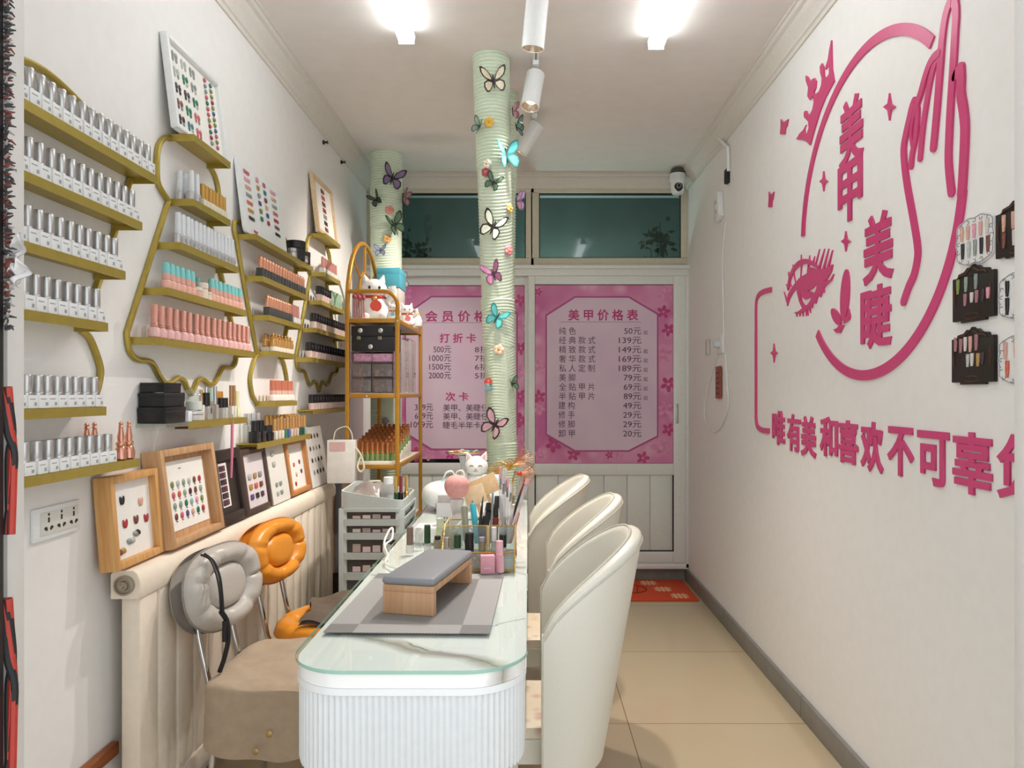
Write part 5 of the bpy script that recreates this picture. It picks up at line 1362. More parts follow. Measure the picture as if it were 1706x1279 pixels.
def radiator_chair(label, loc, rz, leather, seam, zc, bh, sw):
    t = thing('padded_chair', label, 'chair', loc, rz)
    lean = Matrix.Translation((-.19, 0, zc)) @ Matrix.Rotation(-.16, 4, 'Y')
    pad(B(), .385, bh, .050, mx=lean).build('back_cushion', leather, t, True, angle=80)
    b = B(); pad(b, .375, bh, .045, False, mx=lean @ Matrix.Translation((-.040, 0, -.004))); b.build('back_shell', leather, t, True, angle=80)
    b = B(); pts = []
    for i in range(40):
        a = 2*PI*i/40; c_, s_ = abs(math.cos(a)), abs(math.sin(a)); k = 1/((c_**2.6+s_**2.6)**(1/2.6)); lf = 1-.18*max(0, -math.sin(a))**2
        pts.append(lean @ Vector((.002, k*.1935*lf*math.cos(a), k*(bh/2+.001)*math.sin(a))))
    b.tube(pts, .003, 6, closed=True); b.build('seam_piping', seam, t, True)
    for s in (-1, 1):
        pl = [(-.225, s*.085, zc-.03), (-.215, s*.085, zc-.12), (-.185, s*.085, .48), (-.172, s*.085, .435), (-.14, s*.085, .418), (.08, s*.085, .416)]
        B().tube(catmull(pl, 6), .0095, 10).build('frame_tube', CHROME, t, True)
    b = B(); pad(b, sw, sw, .055, mx=Matrix.Translation((.03, 0, .462 if sw > .35 else .44)) @ Matrix.Rotation(-PI/2, 4, 'Y'), sup=2.3, flat=0); b.build('seat', leather, t, True, angle=80)
    for sx in (-.12, .17):
        for sy in (-1, 1):
            B().tube([(sx, sy*.13, .425), (sx+(.03 if sx > 0 else -.03), sy*.16, 0)], .010, 10).build('leg', CHROME, t, True)
    return t
GREYL = M('grey leather', '#bab4ac', .38, bump=.08, scale=120, vary=.03); ORL = M('orange leather', '#e0902a', .34, bump=.08, scale=120, vary=.04)
radiator_chair('grey padded chair with chrome tubes nearest the doorway', (-.755, 2.19, 0), math.radians(-9), GREYL, M('grey piping', '#8d877f', .5), .728, .25, .33)
radiator_chair('orange padded chair with chrome tubes beside the radiator', (-.755, 2.66, 0), math.radians(-9), ORL, M('orange piping', '#b9701c', .5), .735, .225, .39)
# taupe cloth over the grey chair's seat
CLOTH = M('taupe cotton', '#ad9880', .85, bump=.5, scale=28, vary=.07, sheen=.2)
cx0, cx1, cy0, cy1 = -.915, -.515, 1.985, 2.40
def drape(u, v):
    """u around the skirt (closed), v from the middle of the top to the hem"""
    a = 2*PI*u; k = 1/(abs(math.cos(a))**7+abs(math.sin(a))**7)**(1/7)
    hx, hy = (cx1-cx0)/2, (cy1-cy0)/2
    if v < .62:
        q = v/.62; x, y = q*k*math.cos(a)*hx, q*k*math.sin(a)*hy
        z = .510+.004*math.sin(17*x+9*y)+.003*math.sin(31*y-12*x)+.003*math.sin(44*x+26*y)*math.sin(21*y)-.010*max(0, q-.88)/.12
    else:
        q = (v-.62)/.38; fl_ = 1+.045*q+.022*q*math.sin(9*a+1.2)
        x, y = k*math.cos(a)*hx*fl_, k*math.sin(a)*hy*fl_
        z = .500-.178*q-.012*q*math.sin(3*a)+.002*math.sin(40*x+22*q)
    return Vector(((cx0+cx1)/2+x, (cy0+cy1)/2+y, z))
b = B(); b.grid(drape, 120, 46, cu=True)
cl = b.build('seat_cloth', CLOTH, angle=80)
tag(cl, 'taupe cotton cloth draped over the grey chair seat', 'cloth')
for x, z in ((-.706, .392), (-.742, .345)):
    B().lathe([(.008, 0), (.009, .002), (.006, .004), (.001, .004)], 14, 0, Matrix.Translation((x, cy0-.012-.008*(.502-z)/.2-.006, z)) @ Matrix.Rotation(PI/2, 4, 'X')).build('button', M('brass button', '#b79a66', .35, .6), cl)
# dark cloth lying on the orange seat
def fold_(u, v):
    x = -.80+.24*u; y = 2.50+.28*v
    return Vector((x+.02*math.sin(6*v), y, .545+.010*math.sin(9*u+4*v)+.008*math.sin(17*v-5*u)-.035*max(0, u-.75)*2-.03*max(0, .25-v)*2-.02*max(0, .2-u)))
b = B(); b.grid(fold_, 26, 26); b.grid(lambda u, v: fold_(u, v)-Vector((0, 0, .014)), 26, 26)
tag(b.build('folded_cloth', M('dark taupe fabric', '#66594c', .85, bump=.3, scale=40, vary=.08), angle=80), 'crumpled dark taupe cloth lying on the orange seat', 'cloth')
b = B(); g = lambda *p: at(*p)
b.tube(catmull([at(335, 924, 2.08), at(350, 932, 2.10), at(360, 955, 2.08), at(366, 985, 2.06), at(368, 1020, 2.06)], 6), .0035, 6)
b.tube(catmull([at(340, 922, 2.10), at(356, 935, 2.11), at(366, 960, 2.09), at(370, 990, 2.07), at(372, 1020, 2.06)], 6), .0035, 6)
b.box(-.006, .006, -.004, .004, -.05, .01, mx=Matrix.Translation(at(374, 1040, 2.07)), bev=.002)
b.tube(catmull([at(368, 1018, 2.06), at(378, 1035, 2.08), at(380, 1065, 2.08), at(374, 1095, 2.08), at(366, 1118, 2.09)], 6), .0075, 6)
tag(b.build('black_strap', M('black strap', '#1b1a1c', .6)), 'black cord and strap looped over the grey chair back', 'strap')
# ------------------------------------------------------------------ on the table
def onT(px, py, z=TT):
    """point on the horizontal plane z seen at the pixel"""
    Y = (H-z)*F/(py-CY); return at(px, py, Y)
WEAVE = bpy.data.materials.new('grey woven vinyl'); WEAVE.use_nodes = True
n, l = nodes_of(WEAVE); bs = n['Principled BSDF']; bs.inputs['Roughness'].default_value = .6
tc = n.new('ShaderNodeTexCoord'); ck = n.new('ShaderNodeTexChecker'); ck.inputs['Scale'].default_value = 260
ck.inputs['Color1'].default_value = lin('#8b8a88'); ck.inputs['Color2'].default_value = lin('#6d6c6b')
l.new(tc.outputs['Object'], ck.inputs['Vector'])
sp = n.new('ShaderNodeSeparateXYZ'); l.new(tc.outputs['Object'], sp.inputs[0])
def mth(op, a, b_):
    q = n.new('ShaderNodeMath'); q.operation = op
    for i, v in enumerate((a, b_)):
        if isinstance(v, (int, float)): q.inputs[i].default_value = v
        else: l.new(v, q.inputs[i])
    return q.outputs[0]
bandx = mth('GREATER_THAN', mth('ABSOLUTE', sp.outputs[0], 0), .125); bandy = mth('GREATER_THAN', mth('ABSOLUTE', sp.outputs[1], 0), .215)
xor = mth('ABSOLUTE', mth('SUBTRACT', bandx, bandy), 0)
mxn = n.new('ShaderNodeMix'); mxn.data_type = 'RGBA'; mxn.blend_type = 'MULTIPLY'; mxn.inputs[7].default_value = (1.75, 1.75, 1.75, 1)
l.new(xor, mxn.inputs[0]); l.new(ck.outputs['Color'], mxn.inputs[6]); l.new(mxn.outputs[2], bs.inputs['Base Color'])
mt = thing('placemat', 'grey woven placemat with banded border under the hand rest', 'placemat', (-.278, 1.955, TT+.0003), math.radians(-1.5))
B().box(-.195, .195, -.275, .275, 0, .0016).build('mat_sheet', WEAVE, mt, True)
tag(mt, 'grey woven placemat with banded border under the hand rest', 'placemat')
OAK = WOOD('light walnut leg', '#b98c66', '#c9a07a', 2, 7)
hr = thing('hand_rest', 'grey cushioned wooden hand rest bench on the placemat', 'hand rest', (-.268, 1.98, TT+.0022), math.radians(-12))
PADG = M('slate grey leatherette', '#84868a', .5, bump=.05, scale=200, vary=.02)
B().box(-.071, .071, -.172, .172, .073, .094, bev=.010, seg=4).build('cushion', PADG, hr, True)
B().box(-.068, .068, -.168, .168, .056, .0735, bev=.002).build('board', OAK, hr, True)
for s in (-1, 1): B().box(-.068, .068, s*.158-.011, s*.158+.011, 0, .0565, bev=.002).build('leg', OAK, hr, True)
# beaded clear organiser
gx0, gx1, gy0, gy1, gh = -.270, -.042, 2.262, 2.44, .132
og = thing('beaded_organizer', 'clear organizer box with gold beaded edges full of brushes', 'organizer', ((gx0+gx1)/2, (gy0+gy1)/2, TT))
z0 = TT+.0005
b = B()
for (a, b_, c_, d) in ((gx0, gx1, gy0, gy0+.002), (gx0, gx1, gy1-.002, gy1), (gx0, gx0+.002, gy0+.002, gy1-.002), (gx1-.002, gx1, gy0+.002, gy1-.002), (gx0+.002, gx1-.002, gy0+.062, gy0+.064)):
    b.box(a, b_, c_, d, z0, z0+(gh*.47 if c_ == gy0 and d == gy0+.002 else gh))
b.box(gx0, gx1, gy0, gy1, z0, z0+.002)
b.box(gx0+.002, gx1-.002, gy0+.002, gy0+.062, z0+gh*.42, z0+gh*.43)
b.build('clear_wall', CLR, og)
def beads(name, p, q, r=.0032):
    p, q = Vector(p), Vector(q); k = max(2, int((q-p).length/(r*1.9))); b = B()
    b.tube([p+(q-p)*i/(2*k) for i in range(2*k+1)], [r*(1.0 if i % 2 else .55) for i in range(2*k+1)], 7); b.build(name, GOLDP, og)
for z in (z0+.003, z0+gh*.45): beads('beaded_edge', (gx0, gy0-.001, z), (gx1, gy0-.001, z))
beads('beaded_edge', (gx0, gy0+.063, z0+gh), (gx1, gy0+.063, z0+gh)); beads('beaded_edge', (gx0, gy1, z0+gh), (gx1, gy1, z0+gh))
for x in (gx0, gx1):
    beads('beaded_edge', (x, gy0, z0), (x, gy0, z0+gh*.45)); beads('beaded_edge', (x, gy0+.063, z0+gh), (x, gy1, z0+gh)); beads('beaded_edge', (x, gy1, z0), (x, gy1, z0+gh)); beads('beaded_edge', (x, gy0, z0+gh*.45), (x, gy0+.063, z0+gh))
def tool(name, label, cat, base, top, Y0, parts_):
    """a stick from pixel base at depth Y0 to pixel top; parts: (part name, from, to, radius0, radius1, material)"""
    A = at(base[0], base[1], Y0); T = at(top[0], top[1], Y0+.05); A.z = max(A.z, TT+.006)
    t = thing(name, label, cat, A)
    for pn, f0, f1, r0, r1, m_ in parts_:
        B().tube([A+(T-A)*(f0+(f1-f0)*q) for q in (0, .03, .5, .97, 1)], [r0*.75, r0, (r0+r1)/2, r1, r1*.7], 8).build(pn, m_, t)
    return t
CLS = CLEAR('clear handle', '#f4f2f2', .3); STEEL = M('brushed tool steel', '#a9a9a8', .3, .9); TEAL = M('turquoise plastic', '#2fa3b4', .35); REDW = M('oxblood lacquer', '#7a2620', .3); PINKM = M('pink tip', '#e0a0a6', .4)
yy = 2.36
tool('nail_clipper', 'olive grey clipper handle at the organizer end nearest the big pink brush', 'tool', (778, 905), (773, 843), yy, [('handle', 0, 1, .010, .011, M('olive grey plastic', '#8d8d7a', .4))])
tool('cuticle_tool', 'turquoise handled tool standing in the organizer', 'tool', (795, 905), (787, 833), yy, [('handle', 0, .92, .0085, .010, TEAL), ('blade', .92, 1, .004, .002, STEEL)])
tool('tweezers', 'thin black tweezers tallest beside the turquoise tool', 'tool', (796, 905), (805, 826), yy, [('arm', 0, .6, .006, .005, BLACKM), ('tip', .6, 1, .005, .001, BLACKM)])
tool('tweezers', 'broad black tweezers with white glint next to the thin pair', 'tool', (800, 905), (812, 842), yy+.02, [('arm', 0, .7, .011, .009, BLACKM), ('tip', .7, 1, .009, .003, M('bright steel', '#dddddd', .2, .8))])
tool('clip', 'black clip with wide head in the middle of the organizer', 'tool', (806, 905), (816, 838), yy, [('handle', 0, .8, .007, .010, BLACKM), ('head', .8, 1, .013, .012, BLACKP)])
tool('nail_brush', 'steel handled brush between the black clip and the red brushes', 'brush', (818, 905), (821, 820), yy, [('handle', 0, .8, .005, .005, STEEL), ('ferrule', .8, 1, .004, .003, M('blue grey ferrule', '#8aa1ad', .3, .5))])
tool('nail_brush', 'oxblood brush upright beside the steel one', 'brush', (825, 905), (827, 826), yy, [('handle', 0, .55, .008, .009, REDW), ('head', .55, 1, .009, .006, BLACKM)])
tool('nail_brush', 'dark brush leaning back over the oxblood brush', 'brush', (845, 905), (831, 826), yy+.02, [('handle', 0, .6, .007, .009, M('dark brown lacquer', '#4a2a24', .3)), ('head', .6, 1, .009, .006, BLACKM)])
for i, (bx_, tx, ty, lab) in enumerate(((834, 834, 778, 'clear handled brush with pink shaft, tallest of the organizer'), (838, 839, 788, 'clear handled brush second tallest beside the pink shaft one'), (842, 846, 796, 'clear handled brush with pink cap in the bundle'), (846, 852, 806, 'shorter clear handled brush in the bundle'), (848, 858, 812, 'clear handled brush leaning outward a little'), (836, 843, 782, 'slim clear brush at the back of the bundle'))):
    tool('nail_brush', lab, 'brush', (bx_, 905), (tx, ty), yy+.01*(i % 3), [('handle', 0, .7, .005, .0055, CLS), ('ferrule', .7, .85, .0045, .004, STEEL), ('cap', .85, 1, .0055, .005, PINKM if i in (0, 2) else CLS)])
tool('nail_brush', 'long clear handled brush with pink end leaning far right of the bundle', 'brush', (846, 905), (880, 797), yy, [('handle', 0, .9, .0055, .007, CLS), ('cap', .9, 1, .008, .008, PINKM)])
tool('nail_brush', 'bright red brush leaning outward low beside the beaded edge', 'brush', (850, 905), (865, 848), yy, [('handle', 0, .9, .005, .006, M('bright red lacquer', '#b03a2c', .3)), ('head', .9, 1, .005, .003, PINKM)])
tool('nail_brush', 'black brush crossing behind the clear handled ones', 'brush', (848, 880), (875, 800), yy+.06, [('handle', 0, .7, .004, .006, BLACKM), ('head', .7, 1, .006, .003, REDW)])
A, T_ = at(860, 925, 2.30), at(857, 872, 2.36)
t = thing('dotting_tool', 'thin dark stick leaning against the outside of the organizer', 'tool', A); B().tube([(A.x, A.y, max(A.z, TT+.002)), T_], .0022, 6).build('stick', M('dark wine stick', '#5b2c2c', .4), t)
# bottles in the front compartment and in front of the organizer
def tb(px, pybase, Y, w, hb, rc, hc, mb, mc, label, sq=False, z=TT+.0008):
    return vial((px-CX)*Y/F, Y, z, w, hb, rc, hc, mb, mc, label, sq, wall=False)
zs_ = z0+gh*.43+.0006
DKG = M('dark glass bottle', '#2a2a2a', .15); AMB = M('amber print bottle', '#8d8266', .3)
tb(744, 0, 2.295, .022, .010, .009, .034, CLB, SILVER, 'silver capped bottle on the organizer front shelf, first in the row', z=zs_)
tb(762, 0, 2.295, .024, .010, .0115, .042, CLB, GREENC, 'green capped bottle on the organizer front shelf', z=zs_)
tb(782, 0, 2.295, .030, .008, .0145, .050, DKG, BLACKP, 'wide black bottle with pale drop on the organizer front shelf', z=zs_)
tb(803, 0, 2.295, .022, .030, .011, .014, AMB, M('lilac grey cap', '#9a94a3', .4), 'amber printed jar with lilac grey cap on the front shelf', z=zs_)
tb(813, 0, 2.290, .014, .020, .007, .060, M('champagne tube', '#cdbb92', .3, .4), M('champagne cap', '#c3ae80', .3, .5), 'tall champagne tube on the organizer front shelf', z=zs_)
tb(823, 0, 2.300, .018, .030, .009, .045, CLB, M('chalk cap', '#dedede', .4), 'tall chalk white capped bottle on the front shelf', z=zs_)
tb(838, 0, 2.295, .022, .012, .0115, .040, CLB, BLACKP, 'short black capped bottle at the end of the organizer front shelf', z=zs_)
for i, (px, lab) in enumerate(((777, 'pale printed bottle low behind the beads, beside the hand rest'), (798, 'striped bottle low behind the beads, beside the pink carton'), (843, 'clear bottle low behind the beads at the far corner'))):
    tb(px, 0, 2.295, .030, .034, .012, .012, (MILK, M('striped label', '#b9a892', .4, vary=.3, scale=90), CLB)[i], (MILK, SILVER, CLR)[i], lab, True, z=z0+.0025)
p = onT(812, 957)
c_ = B().box(-.022, .022, -.014, .014, 0, .056, bev=.002, mx=Matrix.Translation((p.x, p.y+.012, TT+.0024)) @ Matrix.Rotation(.1, 4, 'Z')); c_.box(-.012, .012, -.0145, -.0139, .016, .019, 1, mx=Matrix.Translation((p.x, p.y+.012, TT+.0024)) @ Matrix.Rotation(.1, 4, 'Z'))
tag(c_.build('pink_carton', [M('pink carton', '#e3a3b4', .45), M('pale carton print', '#f0d0d8', .5)]), 'small pink carton standing before the organizer', 'carton')
vial((832-CX)*2.235/F, 2.245, TT+.0024, .028, .052, .012, .046, M('pink glass bottle', '#e0a7b4', .2), M('pale pink cap', '#e8b4be', .3), 'pink bottle with tall pale pink cap beside the pink carton', False, wall=False)
# things left of the organizer
vial((683-CX)*2.52/F, 2.52, TT+.0008, .030, .030, .0125, .062, CLB, M('taupe brown cap', '#7d6660', .35), 'bottle with taupe brown cap behind the hand rest, at the table edge', False, wall=False)
vial((698-CX)*2.60/F, 2.60, TT+.0008, .028, .060, .010, .016, CLB, M('white plastic cap', '#e6e6e6', .4), 'clear bottle with white cap beside the brown capped one', False, wall=False)
vial((712-CX)*2.50/F, 2.50, TT+.0008, .026, .040, .0115, .062, CLB, GREENC, 'clear bottle with tall dark green cap behind the hand rest', False, wall=False)
vial((729-CX)*2.44/F, 2.44, TT+.0008, .024, .064, .011, .012, AMB, BLACKP, 'printed bottle with dark cap between green cap and organizer', True, wall=False)
vial((733-CX)*2.62/F, 2.62, TT+.0008, .030, .07, .013, .035, M('pale green bottle', '#d3dcb4', .35), M('pale green cap', '#dbe3c4', .4), 'pale green bottle behind the dark capped printed one', False, wall=False)
tag(B().box(-.425, -.335, 2.68, 2.78, TT+.0008, TT+.062, bev=.010, seg=3).build('white_dispenser', WHITE), 'low white dispenser box behind the bottles at the table edge', 'dispenser')
t = thing('lotion_carton', 'white carton with small grey print behind the green capped bottle', 'carton', ((740-CX)*2.70/F, 2.72, TT+.0008))
B().box(-.029, .029, -.02, .02, 0, .148, bev=.002).build('carton_body', M('pale grey white carton', '#dfe0e2', .5, vary=.02), t, True)
B().box(-.024, .024, -.017, .017, .1485, .178, bev=.003).build('carton_top', M('dove carton top', '#cfc9c9', .5), t, True)
b = B()
for r in range(2):
    for k in range(3): b.box(-.012+.010*k, -.006+.010*k, -.0206, -.0199, .074+.014*r, .082+.014*r)
for k in range(3): b.box(-.018, .018, -.0206, -.0199, .048-.004*k, .0495-.004*k)
b.build('carton_print', M('grey carton print', '#8b8f94', .5), t, True)
# big pink brush with a crystal handle, standing in the organizer
t = thing('powder_brush', 'big fluffy pink brush with crystal handle standing behind the organizer', 'brush', ((762-CX)*2.62/F, 2.60, TT+.0008))
B().lathe([(.018, 0), (.020, .01), (.020, .10), (.017, .12), (.020, .14), (.027, .178)], 10, 0).build('crystal_handle', CLEAR('crystal', '#eeeae8', .45, .1), t, True, angle=10)
b = B()
def bristle(u, v):
    a = 2*PI*u; z = .184+.082*v; r = .024+.020*math.sin(PI*min(1, v/.5)*.5)**.8 if v < .55 else .044*max(.003, 1-((v-.55)/.45)**2.0)**.5
    r *= 1+.03*math.sin(24*a)
    return Vector((r*math.cos(a), r*math.sin(a), z))
b.grid(bristle, 72, 20, cu=True); b.build('bristle_head', M('pink bristles', '#e3a39c', .8, bump=.4, scale=90, vary=.08), t, True, angle=80)
# gold wire holder, wooden sample boards, curing lamp, white things towards the far end
b = B(); p = Vector(((750-CX)*2.52/F, 2.50, TT+.0008)); b.box(-.025, .025, -.016, .016, 0, .085, bev=.004, mx=Matrix.Translation(p))
for k in range(8): b.box(-.0256, .0256, -.0168, .0168, .006+.010*k, .010+.010*k, mx=Matrix.Translation(p))
tag(b.build('gold_case', GOLDP), 'ribbed gold case between the lotion carton and the organizer', 'case')
b = B(); b.tube(catmull([at(760, 880, 2.48), at(772, 868, 2.50), at(786, 880, 2.47), at(795, 890, 2.46)], 6), .006, 8); b.lathe(taper(.014, .012, .05, .002), 14, 0, Matrix.Translation(at(768, 893, 2.5)-Vector((0, 0, .015))))
tag(b.build('white_file', WHITE), 'white pen shaped tool lying against the gold case', 'tool')
BEECH = WOOD('beech board', '#d6b184', '#e2c297', 1, 5)
for i, (cxp, cyp, Y, w_, h_, ro, lab) in enumerate(((806, 810, 2.84, .115, .075, .42, 'larger pale wooden board propped behind the pink brush'), (791, 825, 2.70, .080, .070, .34, 'smaller pale wooden board propped in front of the larger one'))):
    c0 = at(cxp, cyp, Y)
    t = thing('wooden_board', lab, 'board', mx=Matrix.Translation(c0) @ Matrix.Rotation(ro, 4, 'Y').inverted() @ Matrix.Rotation(-.2, 4, 'X'))
    B().box(-w_/2, w_/2, -.003, .003, -h_/2, h_/2, bev=.0015).build('board_sheet', BEECH if i == 0 else WOOD('birch board', '#e0c49c', '#ead3b0', 1, 5), t, True)
    z_ = c0.z-h_/2-.02
    B().box(-.008, .008, .004, .012, TT+.001-c0.z, h_*.3, bev=.001).build('prop', BEECH, t, True)
lx, ly = -.385, 3.50
t = thing('curing_lamp', 'round white nail curing lamp with turquoise top at the far table end', 'lamp', (lx, ly, TT+.0008))
b = B()
def shell(u, v):
    a = 2*PI*u; ph = -PI/2+PI*v
    r = max(.0, math.cos(ph))**.6; z = .068+.066*math.copysign(abs(math.sin(ph))**.9, math.sin(ph))
    return Vector((.132*r*math.cos(a), .125*r*math.sin(a), z))
b.grid(shell, 40, 18, cu=True); b.build('shell', WHITE, t, True, angle=80)
B().lathe([(.062, .131), (.056, .138), (.03, .141), (.001, .142)], 24, 0, Matrix.Translation((.02, .01, 0))).build('top_panel', M('turquoise panel', '#a9e0da', .3), t, True)
B().box(-.05, .05, -.131, -.09, .012, .045, bev=.008).build('hand_opening', M('grey opening', '#8f9294', .4), t, True)
for px_ in (-.06, .06): B().lathe(taper(.012, .012, .006, .001), 10, 0, Matrix.Translation((px_, 0, 0))).build('foot', M('grey opening', '#8f9294'), t, True)
b = B(); cl0 = Vector((lx+.02, ly+.01, TT+.149))
b.tube([cl0+Vector(q) for q in catmull([(-.045, -.02, 0), (-.03, -.03, .028), (-.005, -.02, .034), (.01, -.01, .010), (.02, -.01, .030), (.045, -.02, .036), (.055, -.02, .012), (.03, -.03, -.001), (-.02, -.03, -.001)], 6)], .0045, 6)
tag(b.build('cable_loop', M('white cord', '#e8e6de', .5)), 'white cord looped on top of the curing lamp', 'cord')
b = B(); b.tube(catmull([onT(647, 929)+Vector((0, 0, .006)), at(640, 905, 2.5), at(648, 884, 2.55), at(654, 880, 2.56), at(653, 897, 2.53), at(644, 905, 2.5), at(640, 915, 2.48), at(644, 926, 2.47)], 6), .004, 6)
b.tube(catmull([onT(647, 929)+Vector((0, 0, .005)), onT(642, 940)+Vector((0, 0, .005)), onT(660, 948)+Vector((0, 0, .005)), onT(690, 940)+Vector((0, 0, .005))], 6), .004, 6)
tag(b.build('cable_coil', M('white cord', '#e8e6de', .5)), 'white cord loop sticking up at the table edge behind the placemat', 'cord')
t = thing('tissue_box', 'white box between the curing lamp and the brushes', 'box', (-.165, 3.30, TT+.0008))
B().box(-.085, .085, -.075, .075, 0, .145, bev=.02, seg=3).build('box_body', WHITE, t, True)
B().box(-.05, .05, -.04, .04, .1455, .185, bev=.012).build('pale_blue_pack', M('pale blue paper', '#c9d8dc', .6), t, True)
# white cat ornament
t = thing('cat_ornament', 'white sitting cat ornament with pink ears behind the curing lamp', 'ornament', (-.265, 3.70, TT+.0008))
CATW = M('white porcelain', '#f0efec', .2)
def catbody(u, v):
    a = 2*PI*u; z = .15*v; r = .062*(1-.35*v**2)*(.55+.45*min(1, v*6)) if v < .999 else .01
    return Vector((r*math.cos(a), r*.85*math.sin(a), z))
b = B(); b.grid(catbody, 28, 16, cu=True); b.build('body', CATW, t, True, angle=80)
b = B(); b.ball((0, -.008, .188), (.060, .052, .052), 0, 24, 14); b.build('head', CATW, t, True, angle=80)
for s in (-1, 1):
    B().lathe([(.021, 0), (.012, .022), (.001, .042)], 12, 0, Matrix.Translation((s*.036, -.006, .222)) @ Matrix.Rotation(s*.35, 4, 'Y')).build('ear', CATW, t, True)
    B().lathe([(.011, 0), (.006, .014), (.001, .026)], 10, 0, Matrix.Translation((s*.036, -.019, .226)) @ Matrix.Rotation(s*.35, 4, 'Y')).build('inner_ear', M('ear pink', '#e3a8a4', .5), t, True)
    B().tube([(s*.022+.009*math.cos(q), -.058, .188+.006*math.sin(q)) for q in [PI*i/6 for i in range(7)]], .0018, 6).build('eye', BLACKM, t, True)
B().ball((0, -.060, .176), (.005, .004, .004), 0, 8, 6).build('nose', M('nose pink', '#d98a86', .4), t, True)
B().tube([(.010*math.sin(q)*1.2, -.058, .168-.004*abs(math.sin(q*2))) for q in [-1.2+.3*i for i in range(9)]], .0014, 6).build('mouth', M('grey mouth line', '#7c7a78', .5), t, True)
t = thing('cake_stand', 'white pedestal dish with gold rim holding small nail pieces', 'dish', (-.338, 3.80, TT+.0008))
B().lathe([(.055, 0), (.05, .008), (.022, .02), (.019, .18), (.03, .232), (.001, .236)], 24).build('pedestal', WHITE, t, True)
B().lathe([(.03, .2365), (.085, .244), (.09, .252), (.088, .252), (.03, .2415), (.001, .2410)], 30).build('dish', WHITE, t, True)
B().tube([(.0895*math.cos(a), .0895*math.sin(a), .252) for a in [2*PI*i/30 for i in range(30)]], .003, 6, closed=True).build('gold_rim', GOLDP, t, True)
for i in range(9):
    a = 2.4*i; r = .02+.006*i
    o = B().ball((0, 0, .006), (.014, .008, .006), 0, 10, 6, Matrix.Rotation(a*2, 4, 'Z')).build('nail_piece', PAL[('sky', 'silver', 'amber', 'blue', 'gold', 'teal', 'pearl', 'coral', 'silver')[i]])
    o.location = (-.338+r*math.cos(a), 3.80+r*math.sin(a), TT+.0008+.248+.001*(i > 4))
    tag(o, 'small coloured nail piece lying on the pedestal dish', 'nail piece', 'nail pieces on the dish')
# gold wire ginkgo ornament
t = thing('ginkgo_ornament', 'rose gold wire leaf ornament at the foot of the thick pipe', 'ornament', (-.075, 3.62, TT+.0008))
b = B(); b.lathe(taper(.045, .045, .008, .002), 20); b.tube(catmull([(0, 0, .008), (-.005, 0, .10), (.01, 0, .17)], 6), .004, 8); b.tube(catmull([(-.004, 0, .08), (-.05, .01, .13), (-.09, .0, .155)], 6), .003, 8); b.build('stem', GOLDP, t, True)
for (fx, fz, fr_, a0) in ((.025, .215, .078, 20), (.045, .155, .062, -30), (-.075, .165, .055, 110), (-.02, .185, .05, 80)):
    b = B()
    for k in range(15):
        a = math.radians(a0+(-75+150*k/14)); e = Vector((fx+fr_*math.cos(a), -.012*math.sin(k*1.3), fz+fr_*.85*math.sin(a)))
        b.tube([(fx-fr_*.3*math.cos(math.radians(a0)), 0, fz-fr_*.3*math.sin(math.radians(a0))), ((fx+e.x)/2, -.008, (fz+e.z)/2+.006), e], .0017, 5)
    b.tube([(fx+fr_*math.cos(math.radians(a0-75+150*k/20)), -.012*math.sin(k), fz+fr_*.85*math.sin(math.radians(a0-75+150*k/20))) for k in range(21)], .002, 5)
    b.build('wire_leaf', GOLDP if fx < 0 else M('copper wire', '#d99f7c', .25, .8), t, True)
B().ball((.03, -.03, .16), (.014, .01, .012), 0, 10, 7).build('red_charm', M('red charm', '#c23b34', .35), t, True)

# ------------------------------------------------------------------ drawer tower
DTM = M('grey white plastic', '#bcc4c1', .4, vary=.02); DARKD = CLEAR('smoky drawer front', '#5d5a57', .75)
tx0, tx1, ty0, ty1 = -.853, -.562, 3.25, 3.60
t = thing('drawer_tower', 'grey white plastic drawer tower with open top tray beside the table', 'drawer tower', ((tx0+tx1)/2, (ty0+ty1)/2, 0))
ops = [(.785, .752), (.7225, .690), (.660, .600), (.570, .511), (.478, .42), (.388, .33), (.298, .24), (.208, .15)]
def rr(x0_, x1_, y0_, y1_, r): return rrect(x0_, x1_, y0_, y1_, r, r, 6)
b = B(); P = rr(tx0, tx1, ty0, ty1, .045); Q = rr(tx0+.008, tx1-.008, ty0+.008, ty1-.008, .04); N = len(P)
def rimz(p): return .887-.045*((p[0]-tx0)/(tx1-tx0))-(.0 if p[1] > ty0+.1 else .008)
for ring_, zf in ((P, lambda p: .800), (P, lambda p: rimz(p)), (Q, lambda p: rimz(p)), (Q, lambda p: .812)):
    for p in ring_: b.v.append(Vector((p[0], p[1], zf(p))))
for r in range(3):
    for i in range(N): j = (i+1) % N; b.f.append([r*N+i, r*N+j, (r+1)*N+j, (r+1)*N+i]); b.m.append(0)
b.f.append([3*N+i for i in range(N)]); b.m.append(0); b.f.append([i for i in range(N)][::-1]); b.m.append(0)
b.build('top_tray', DTM, t, angle=30)
b = B(); edges = [.80]+[z for o_ in ops for z in o_]+[.06]
for i in range(0, len(edges), 2):
    b.prism(rr(tx0-.004, tx1+.004, ty0-.004, ty1, .045), edges[i]-edges[i+1], z0=edges[i+1])
b.build('shelf_frame', DTM, t, angle=30)
for px_, py_ in ((tx0+.012, ty0+.02), (tx1-.022, ty0+.02), (tx0+.012, ty1-.02), (tx1-.02, ty1-.02)):
    B().box(px_-.016, px_+.022, py_-.018, py_+.018, .06, .80, bev=.004).build('corner_post', DTM, t)
